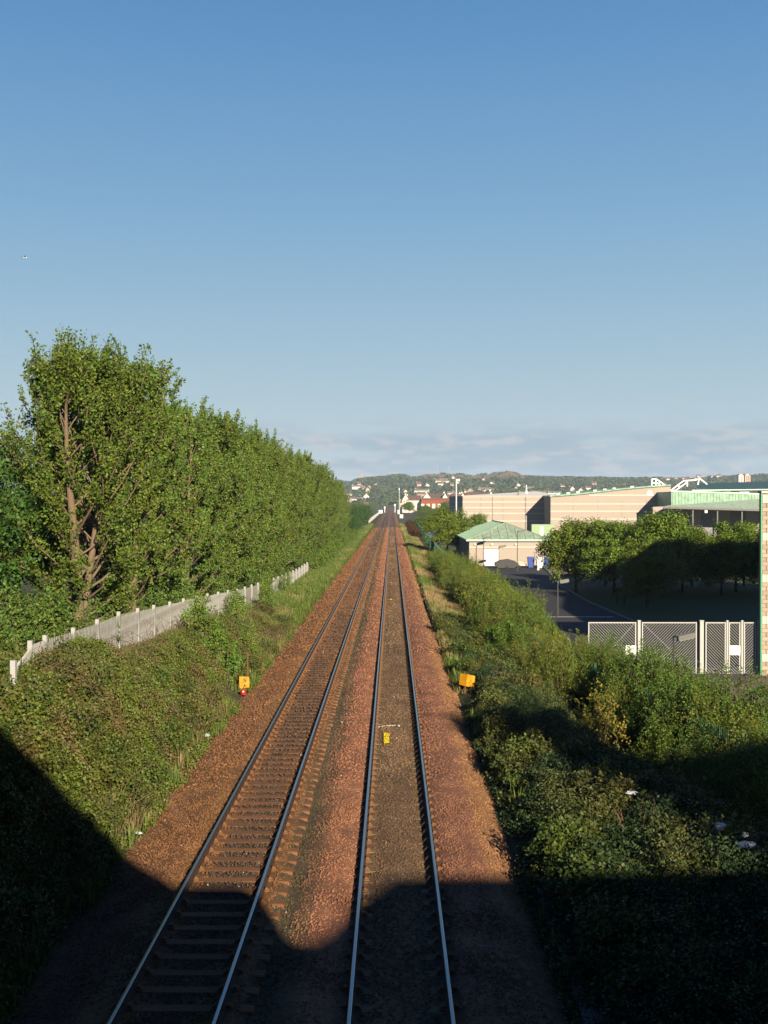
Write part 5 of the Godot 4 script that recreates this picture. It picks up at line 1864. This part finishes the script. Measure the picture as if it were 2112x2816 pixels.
func small_things():
	var r := RandomNumberGenerator.new()
	r.seed = 101
	# dark boards added to draw the shadowed gap along the right ballast edge
	var wood := mat("shade_gap_dark", Color(0.035, 0.026, 0.022), 0.9, "grain", 0.5)
	var lab := "dark board added as the shadowed gap along the right toe of the ballast"
	var shape := Buf.new()
	shape.box(Vector3(0, 0, -1.45), Vector3(0.14, 0.44, 2.86))
	var sm := shape.mesh()
	for k in 100:
		var d := 66.0 + k * 2.9
		var o := part("shade_gap_board", sm, wood, self, Vector3(2.74 + sin(d * 0.13) * 0.06, -0.38 + r.randf_range(-0.03, 0.03), -d))
		o.rotation = Vector3(r.randf_range(-0.01, 0.01), r.randf_range(-0.02, 0.02), r.randf_range(-0.15, 0.05))
		tag(o, lab, "edging board", "dark boards added for the shadowed ballast edge")
	for k in 9:
		var b := Buf.new()
		b.box(Vector3(0, 0, -0.48), Vector3(0.42, 0.09, 0.96))
		b.box(Vector3(0, -0.1, -0.48), Vector3(0.36, 0.14, 0.96))
		var o := part("trough_lid", b, mat("trough", Color(0.1, 0.095, 0.085), 0.9, "grain", 0.5), self, Vector3(3.12 + r.randf_range(-0.02, 0.02), -0.36, -14.0 - k))
		o.rotation.y = r.randf_range(-0.03, 0.03)
		tag(o, "concrete cable trough lid at the toe of the right ballast near the bridge", "cable trough lid", "cable trough lids")

	milepost("yellow milepost plate marked 5 beside the left track", Vector3(-6.35, -0.42, -45.8), 0.12, 0.03, "5")
	milepost("tilted yellow folded milepost on the ivy bank right of the line", Vector3(3.05, -0.25, -45.4), deg_to_rad(34), -0.2, "")
	var st := thing("rusty_stake", "tall rust brown stake standing behind the left yellow milepost", "stake", Vector3(-6.2, -0.5, -47.2))
	var sb := Buf.new()
	sb.box(Vector3(0, 0.7, 0), Vector3(0.07, 1.6, 0.07), Color.WHITE, Basis(Vector3(0, 0, 1), 0.02))
	sb.box(Vector3(0.02, 1.5, 0), Vector3(0.09, 0.05, 0.09))
	part("stake", sb, mat("rust_stake", Color(0.13, 0.06, 0.03), 0.85, "grain", 0.4), st)
	var red := thing("red_marker", "small red round marker with a white label in front of the left milepost", "marker", Vector3(-6.12, -0.44, -45.2))
	var rb := Buf.new()
	rb.tube(PackedVector3Array([Vector3(0, 0, 0), Vector3(0, 0.16, 0), Vector3(0, 0.19, 0)]), 0.13, 0.12, 14, Color.WHITE, true)
	part("body", rb, mat("red_plastic", Color(0.26, 0.012, 0.014), 0.3), red)
	var rl := Buf.new()
	rl.box(Vector3(0.01, 0.14, 0.125), Vector3(0.06, 0.05, 0.015))
	part("label", rl, mat("notice", Color(0.72, 0.72, 0.7), 0.5), red)

	# painted stones between the rails of the right track
	for q in [[-0.17, 35.4, 0.17, 1.5, Color(0.42, 0.34, 0.01), "yellow paint sprayed on the ballast between the rails of the right track", 150], [-0.05, 37.3, 0.9, 0.16, Color(0.36, 0.34, 0.3), "broken white paint line across the ballast at the far end of the yellow mark", 24], [-0.12, 86.0, 0.3, 0.9, Color(0.36, 0.28, 0.02), "small far yellow paint mark on the ballast of the right track", 60]]:
		var where := []
		var tints := []
		for k in q[6]:
			var s := r.randf_range(0.035, 0.06)
			var x: float = q[0] + r.randf_range(-0.5, 0.5) * q[2]
			where.append(Transform3D(any_turn(r).scaled(Vector3(s, s * 0.8, s)), Vector3(x, bed_level(x) + 0.035, -q[1] + r.randf_range(-0.5, 0.5) * q[3])))
			var c: Color = q[4]
			tints.append(c * r.randf_range(0.6, 1.2))
		scatter("painted_stones", q[5], stone(r), mat("stone", Color.WHITE, 0.9, "", 1.0, 0.0, true), where, tints)

	# litter
	bag("white plastic bag on the dark slope above the others", Vector3(7.4, gy(7.4, 29.0) + 0.6, -29.0), Vector3(0.24, 0.16, 0.12), 1)
	bag("white plastic bag in the hollow, left one of the lower three", Vector3(6.75, gy(6.75, 22.6) + 0.75, -22.6), Vector3(0.13, 0.14, 0.11), 2)
	bag("small white scrap of bag right of the lower three bags", Vector3(7.15, gy(7.15, 22.2) + 0.7, -22.2), Vector3(0.08, 0.08, 0.07), 3)
	bag("largest white plastic bag, lowest in the hollow at right", Vector3(6.9, gy(6.9, 21.4) + 0.75, -21.4), Vector3(0.2, 0.11, 0.12), 4)
	bag("small pale scrap on the ivy crest above the dry stalks", Vector3(5.6, gy(5.6, 25.6) + 0.75, -25.6), Vector3(0.14, 0.08, 0.1), 5)
	bag("pale crumpled wrapper at the toe of the left bramble bank", Vector3(-5.95, -0.3, -25.7), Vector3(0.09, 0.05, 0.07), 6)
	bag("small cream scrap on the edge of the left brambles farther up", Vector3(-6.1, -0.2, -36.0), Vector3(0.12, 0.1, 0.1), 7)
	bag("white scrap on the ivy beside the rounded shrub", Vector3(3.6, gy(3.6, 62.0) + 0.5, -62.0), Vector3(0.1, 0.14, 0.1), 8)

	# dry stalks of last year's weeds
	var stalks := [[4.6, 45, "clump of dry stalks right of the tilted yellow milepost", 1.1], [5.4, 33.5, "tall bare pale stems standing on the ivy bank", 1.4], [5.6, 24.0, "thin dry stalks in the lit patch of the right bank", 0.9], [-8.2, 42, "dry stalks on the bramble bank below the fence", 0.8]]
	for q in stalks:
		var t := thing("dry_stalks", q[2], "dry stalks", Vector3(q[0], gy(q[0], q[1]), -q[1]), 0.0, "dry stalks on the banks")
		for k in 6:
			var b := Buf.new()
			var p := Vector3(r.randf_range(-0.6, 0.35), 0.1, r.randf_range(-0.3, 0.3))
			var e := p + Vector3(r.randf_range(-0.22, 0.22), q[3] * r.randf_range(0.7, 1.2), r.randf_range(-0.2, 0.2))
			b.tube(PackedVector3Array([p, p.lerp(e, 0.5) + Vector3(r.randf_range(-0.08, 0.08), 0, 0), e]), 0.009, 0.004, 4)
			for j in 3:
				var f := p.lerp(e, 0.5 + j * 0.15)
				b.tube(PackedVector3Array([f, f + Vector3(r.randf_range(-0.15, 0.15), 0.15, r.randf_range(-0.1, 0.1))]), 0.005, 0.003, 3)
			part("stalk", b, mat("straw", Color(0.2, 0.14, 0.085), 0.9), t)

	# floodlight posts
	lamp("dark floodlight post just in front of the widest gate leaf", Vector3(13.35, -1.75, -52.0), 2.75, 0.35, 0.95)
	lamp("grey floodlight post beside the road, left of the twin legged board", Vector3(13.34, -1.7, -88.3), 2.75, 0.1)
	lamp("tallest floodlight post, in front of the green roofed building", Vector3(16.5, -1.7, -144.4), 5.3, 0.0, 1.0)
	lamp("floodlight post at the left of the white roller door", Vector3(13.2, -1.7, -158), 4.0, 0.0, 1.0)
	lamp("short floodlight post right of the white roller door", Vector3(15.0, -1.7, -154), 2.9, 0.1, 0.9)
	var bd := thing("notice_board", "dark blank board on two legs on the shaded lawn", "board", Vector3(20.4, -1.7, -98))
	for s in [-1, 1]:
		var b := Buf.new()
		b.box(Vector3(s * 0.32, 0.6, 0), Vector3(0.09, 1.5, 0.09))
		part("leg", b, mat("board_dark", Color(0.02, 0.02, 0.022), 0.7), bd)
	var bp := Buf.new()
	bp.box(Vector3(0, 1.35, 0.02), Vector3(1.15, 0.42, 0.06))
	part("panel", bp, mat("board_dark", Color(0.02, 0.02, 0.022), 0.7), bd)

	# the clutter in front of the green roofed building
	var blue := mat("bin_blue", Color(0.03, 0.06, 0.24), 0.45)
	var bw := mat("bin_white", Color(0.55, 0.55, 0.54), 0.5)
	wheelie("wheelie_bin", "blue bin left of the white one beside the green roofed building", Vector3(19.3, -1.7, -152.5), blue, 1.35)
	wheelie("wheelie_bin", "white bin between the two blue bins", Vector3(20.4, -1.7, -151.5), bw, 1.35)
	wheelie("wheelie_bin", "blue bin right of the white one, nearest the grove", Vector3(21.4, -1.7, -153), blue, 1.25)
	var bt := thing("covered_boat", "dark humped boat under a grey cover left of the bins", "boat", Vector3(15.9, -1.7, -152))
	var hb := Buf.new()
	hb.prism(PackedVector2Array([Vector2(-1.7, 0.5), Vector2(-1.2, 0.15), Vector2(1.0, 0.15), Vector2(1.7, 0.7), Vector2(1.1, 1.1), Vector2(0.2, 1.35), Vector2(-0.9, 1.2), Vector2(-1.6, 0.9)]), 0.6, -0.6)
	part("hull", hb, mat("tarp", Color(0.06, 0.06, 0.065), 0.8, "blotch", 1.0), bt)
	for s in [-1, 1]:
		var w := Buf.new()
		w.tube(PackedVector3Array([Vector3(0, 0.22, s * 0.55), Vector3(0, 0.22, s * 0.7)]), 0.22, 0.22, 10, Color.WHITE, true)
		part("wheel", w, mat("tyre", Color(0.02, 0.02, 0.02), 0.85), bt)
	var tl := thing("trailer", "pale loaded flat trailer between the covered boat and the bins", "trailer", Vector3(17.7, -1.7, -153.5))
	var tb := Buf.new()
	tb.box(Vector3(0, 0.5, 0), Vector3(2.2, 0.12, 1.2))
	part("bed", tb, bw, tl)
	for s in [-1, 1]:
		var w := Buf.new()
		w.tube(PackedVector3Array([Vector3(0, 0.25, s * 0.5), Vector3(0, 0.25, s * 0.66)]), 0.25, 0.25, 10, Color.WHITE, true)
		part("wheel", w, mat("tyre", Color(0.02, 0.02, 0.02), 0.85), tl)
	for k in 4:
		var b := Buf.new()
		b.box(Vector3(0.1 * k - 0.15, 0.62 + k * 0.11, 0), Vector3(1.9 - k * 0.2, 0.1, 1.0 - k * 0.1))
		part("board", b, mat("pale_timber", Color(0.4, 0.32, 0.24), 0.85), tl)
	var cn := thing("traffic_cone", "white and red traffic cone on the asphalt in front of the white bin", "traffic cone", Vector3(19.7, -1.7, -148))
	var cb := Buf.new()
	cb.tube(PackedVector3Array([Vector3(0, 0.03, 0), Vector3(0, 0.8, 0)]), 0.2, 0.05, 12, Color.WHITE, true)
	part("cone", cb, mat("cone_white", Color(0.6, 0.58, 0.56), 0.5), cn)
	var cr := Buf.new()
	cr.box(Vector3(0, 0.03, 0), Vector3(0.5, 0.06, 0.5))
	part("base", cr, mat("red_plastic", Color(0.26, 0.012, 0.014), 0.3), cn)
	car("dark car with red tail lights parked before the end wall of the buff hall", Vector3(45.2, -1.6, -352 + 48), PI / 2, Color(0.02, 0.02, 0.025))
	car("olive yellow car parked left of the dark car", Vector3(42.4, -1.6, -304), PI / 2, Color(0.3, 0.26, 0.08))
	car("dark red car half hidden behind the nearest poplar's trunk", Vector3(-23.4, 2.2, -75), 0.2, Color(0.3, 0.012, 0.012))
	var cab := thing("cabin", "pale green site cabin with a white door in front of the long shed's right end", "cabin", Vector3(38.2, -1.7, -300))
	var kb := Buf.new()
	kb.box(Vector3(3.0, 1.6, -1.5), Vector3(6.0, 3.2, 3.0))
	part("wall", kb, mat("cabin_green", Color(0.2, 0.28, 0.17), 0.7), cab)
	var kd := Buf.new()
	kd.box(Vector3(2.7, 1.4, 0.03), Vector3(0.9, 2.4, 0.08))
	part("door", kd, bw, cab)
	var bl := thing("blue_container", "blue steel container in the shade beyond the green boundary fence", "container", Vector3(9.2, -1.5, -285))
	var bb := Buf.new()
	bb.box(Vector3(1.4, 1.1, -3), Vector3(2.8, 2.2, 6))
	part("body", bb, blue, bl)
	for k in 6:
		var b := Buf.new()
		b.box(Vector3(0.3 + k * 0.45, 1.1, 0.03), Vector3(0.12, 2.0, 0.06))
		part("rib", b, blue, bl)

	# posts, masts and cabinets along the line
	var white := mat("mast_white", Color(0.6, 0.6, 0.6), 0.5)
	var mast := thing("lamp_mast", "tall white lamp mast standing in front of the long shed's left corner", "mast", Vector3(18.2, -1.5, -310))
	var mb := Buf.new()
	mb.tube(PackedVector3Array([Vector3(0, 0, 0), Vector3(0, 8, 0), Vector3(0, 15.6, 0)]), 0.22, 0.15, 8)
	part("post", mb, white, mast)
	var ml := Buf.new()
	ml.box(Vector3(0.55, 15.3, 0), Vector3(0.9, 0.6, 0.6))
	part("lamp_head", ml, white, mast)
	var far_post := [[6.1, 900, 20.0, 0.2, "tall thin white mast beside the line near the vanishing point"], [2.6, 880, 7.0, 0.3, "white signal post at the right of the line near the vanishing point"], [-5.6, 870, 5.0, 0.3, "white signal post at the left of the line near the vanishing point"]]
	for q in far_post:
		var t := thing("signal_post", q[4], "signal post", Vector3(q[0], -1.0, -q[1]), 0.0, "posts near the vanishing point")
		var b := Buf.new()
		b.tube(PackedVector3Array([Vector3.ZERO, Vector3(0, q[2], 0)]), q[3], q[3] * 0.8, 8)
		part("post", b, white, t)
		var h := Buf.new()
		h.box(Vector3(0, q[2] - 0.6, 0), Vector3(q[3] * 3.2, 1.8, 0.6))
		part("signal_head", h, white, t)
	for q in [[5.0, 800, 1.5, 2.8, "white trackside cabinet, farther one right of the line"], [5.2, 590, 1.7, 1.8, "white trackside cabinet, nearer one right of the line"], [-8.6, 850, 3.0, 2.4, "white trackside cabinet left of the line near the vanishing point"], [4.0, 320, 0.5, 0.9, "small cream marker post right of the line in the dry grass"]]:
		var t := thing("trackside_cabinet", q[4], "cabinet", Vector3(q[0], -0.9, -q[1]), 0.0, "trackside cabinets")
		var b := Buf.new()
		b.box(Vector3(0, q[3] * 0.5, 0), Vector3(q[2], q[3], 0.8))
		part("body", b, white, t)
		var c := Buf.new()
		c.box(Vector3(0, q[3] + 0.05, 0), Vector3(q[2] + 0.15, 0.12, 0.95))
		part("roof", c, white, t)
	var bird := Buf.new()
	bird.tube(PackedVector3Array([Vector3(-0.22, 0, 0), Vector3(-0.08, 0.01, 0), Vector3(0.08, 0.01, 0), Vector3(0.22, 0.02, 0)]), 0.03, 0.05, 6, Color.WHITE, true)
	for s in [-1, 1]:
		bird.quad(Vector3(0.08, 0.02, 0), Vector3(-0.06, 0.02, 0), Vector3(-0.12, 0.14, s * 0.5), Vector3(0.02, 0.15, s * 0.5))
		bird.quad(Vector3(0.02, 0.15, s * 0.5), Vector3(-0.12, 0.14, s * 0.5), Vector3(-0.3, 0.08, s * 0.85), Vector3(-0.2, 0.1, s * 0.85))
	bird.quad(Vector3(-0.2, 0, -0.04), Vector3(-0.2, 0, 0.04), Vector3(-0.34, 0, 0.1), Vector3(-0.34, 0, -0.1))
	var bo := part("white_bird", bird, mat("feather", Color(0.75, 0.74, 0.72), 0.8), self, Vector3(-46.8, 38.7, -140))
	bo.rotation.y = 0.5
	tag(bo, "tiny white bird in flight high in the blue sky at left", "bird")
